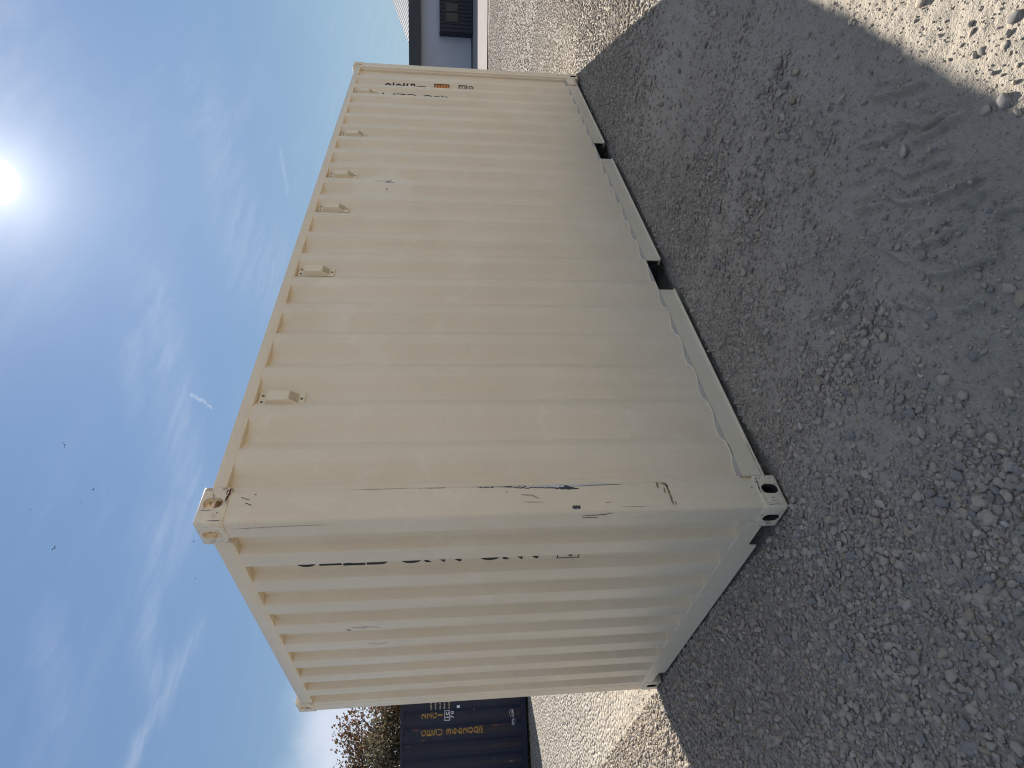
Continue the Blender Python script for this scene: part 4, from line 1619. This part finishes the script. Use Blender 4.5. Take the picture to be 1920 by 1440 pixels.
# ---------------------------------------------------------------- birds
def bird_mesh(flap, sweep):
    bm = bmesh.new()
    # body: a spindle along x with a fan tail
    prof = [(-0.20, 0.004), (-0.16, 0.018), (-0.05, 0.036), (0.06, 0.042), (0.13, 0.030), (0.17, 0.026), (0.205, 0.012), (0.225, 0.003)]
    rings = []
    for x, r in prof:
        rings.append([bm.verts.new((x, r * math.cos(2 * math.pi * j / 8), r * 0.85 * math.sin(2 * math.pi * j / 8))) for j in range(8)])
    for a, b in zip(rings[:-1], rings[1:]):
        for j in range(8):
            bm.faces.new((a[j], a[(j + 1) % 8], b[(j + 1) % 8], b[j]))
    bm.faces.new(rings[0][::-1])
    bm.faces.new(rings[-1])

    def slab(pts, t=0.006):
        A = [bm.verts.new(p) for p in pts]
        B = [bm.verts.new((p[0], p[1], p[2] - t)) for p in pts]
        bm.faces.new(A)
        bm.faces.new(B[::-1])
        n = len(A)
        for i in range(n):
            bm.faces.new((A[i], B[i], B[(i + 1) % n], A[(i + 1) % n]))
    slab([(-0.15, -0.02, 0.0), (-0.33, -0.075, 0.0), (-0.31, 0.0, 0.0), (-0.33, 0.075, 0.0), (-0.15, 0.02, 0.0)])
    for s in (-1, 1):
        z1, z2 = 0.22 * flap, 0.22 * flap - 0.10 * abs(flap)
        slab([(0.10, s * 0.03, 0.01), (0.13, s * 0.22, z1), (-0.03, s * 0.24, z1 - 0.01), (-0.07, s * 0.03, 0.0)])
        slab([(0.13, s * 0.22, z1), (0.02 - sweep, s * 0.52, z2 + 0.02), (-0.09 - sweep, s * 0.44, z2), (-0.03, s * 0.24, z1 - 0.01)])
    bmesh.ops.recalc_face_normals(bm, faces=bm.faces[:])
    me = bpy.data.meshes.new('bird')
    bm.to_mesh(me)
    bm.free()
    me.materials.append(M['bird'])
    return me


BM = [bird_mesh(0.9, 0.03), bird_mesh(0.15, 0.10), bird_mesh(-0.5, 0.05)]
for (x, y, z), sz, rz, k_, lab in (
        ((31.6, 37.3, 32.5), 0.72, 0.6, 0, 'largest dark bird, wings raised, flying highest above the container corner'),
        ((29.32, 40.40, 30.68), 0.48, 2.2, 1, 'small gliding bird with flat wings below the largest bird'),
        ((29.40, 40.93, 29.80), 0.24, 1.0, 2, 'tiny bird speck just under the small gliding bird'),
        ((28.30, 40.63, 31.38), 0.34, 3.6, 2, 'small bird with wings down, just above the gliding bird'),
        ((24.93, 42.04, 32.46), 0.56, 4.4, 0, 'dark bird banking alone in clear blue over the end wall'),
        ((26.98, 39.59, 34.03), 0.22, 0.3, 1, 'tiniest bird speck, highest of all in open sky'),
        ((27.32, 45.66, 23.71), 0.42, 5.2, 0, 'small bird close beside the top corner casting of the cream container'),
        ((24.65, 47.34, 23.34), 0.36, 2.9, 2, 'low small bird over the sloping top rail of the end wall')):
    o = bpy.data.objects.new('bird', BM[k_])
    COL.objects.link(o)
    o.location = (x, y, z)
    o.scale = (sz * 0.8, sz * 0.8, sz * 0.8)
    o.rotation_euler = (rnd.uniform(-0.5, 0.5), rnd.uniform(-0.3, 0.3), rz)
    tag(o, lab, 'bird', 'birds in the sky')


# ---------------------------------------------------------------- larger loose stones, each its own object
def stone_mesh(seed):
    bm = bmesh.new()
    bmesh.ops.create_icosphere(bm, subdivisions=3, radius=1.0)
    off = Vector((seed * 3.71, seed * 1.93, seed * 2.57))
    rs = random.Random(seed)
    cuts = [(Vector((rs.gauss(0, 1), rs.gauss(0, 1), rs.gauss(0, .8))).normalized(), rs.uniform(0.68, 0.9)) for _ in range(7)]
    for v in bm.verts:
        d = v.co.normalized()
        p = d * (1 + 0.28 * mnoise.noise(d * 0.9 + off) + 0.06 * mnoise.noise(d * 3.1 + off))
        for n, h in cuts:                         # worn flat faces
            e = p.dot(n) - h
            if e > 0:
                p = p - n * e * 0.8
        v.co = p
    me = bpy.data.meshes.new('loose_stone')
    bm.to_mesh(me)
    bm.free()
    me.shade_smooth()
    me.materials.append(M['stone'])
    return me


SM = [stone_mesh(i + 1) for i in range(9)]
SLAB = {
    0: 'largest pale stone, half in sun at the edge of the shadow',
    1: 'dark wedge-shaped stone in the sunlit dust, farthest of all from the picture corner',
    2: 'long angular stone in the sun, nearest the corner of the picture',
    4: 'dark-sided stone in the sun between the corner stone and the largest pale stone',
    5: 'grey pointed stone in the sun, midway along the edge of the shadow',
    8: 'flat grey stone in the shade just beside the largest pale stone',
    9: 'small pale three-cornered stone alone in shade between shadow edge and tyre prints',
    11: 'small bluish stone at the end of the longest tyre tread ridge',
    12: 'round brownish stone lying on a tyre tread ridge',
    13: 'dark oval stone beyond the tyre prints, the larger of two together',
    14: 'smaller flat dark stone next to the dark oval one beyond the tyre prints',
    15: 'small grey stone beside the tyre ridges, close to the picture edge under the sunlit corner',
    16: 'small stone standing where the tyre tread ridges begin, nearest the long wall',
    17: 'dark round blue-grey stone alone on bare dust beyond the tyre prints',
    18: 'squarish grey stone alone on dust, halfway between tyre prints and corner casting',
    19: 'six-sided pale stone on bare dust in line with the container post',
    20: 'tall stone with a dark side, beside the six-sided pale one',
    22: 'darkest stone of the close pair past the six-sided pale one',
    32: 'upper stone of the touching pair at the picture edge, level with the first vent',
    33: 'lower stone of the touching pair at the picture edge, level with the first vent',
    35: 'round pale stone on dust, nearest to the bottom rail of the long wall',
    36: 'brown-tinged stone just beyond the round pale one near the long wall',
    40: 'largest stone in the packed gravel by the picture corner',
    44: 'broad flat dark stone lying in the packed gravel off the end wall',
}
for i, (x, y, s) in enumerate(STONES):
    if i not in SLAB:
        continue
    o = bpy.data.objects.new('loose_stone', SM[i % 9])
    COL.objects.link(o)
    a = s * 0.5
    f1, f2 = rnd.uniform(0.9, 1.1), rnd.uniform(0.65, 0.85)
    zz = float(mesh_h(np.array([x]), np.array([y]))[0])
    o.scale = (a * f1, a * f2, a * 0.62)
    o.location = (x, y, zz + a * 0.22)
    o.rotation_euler = (rnd.gauss(0, .2), rnd.gauss(0, .2), rnd.uniform(0, 6.28))
    tag(o, SLAB[i], 'stone', 'larger loose stones on the ground')
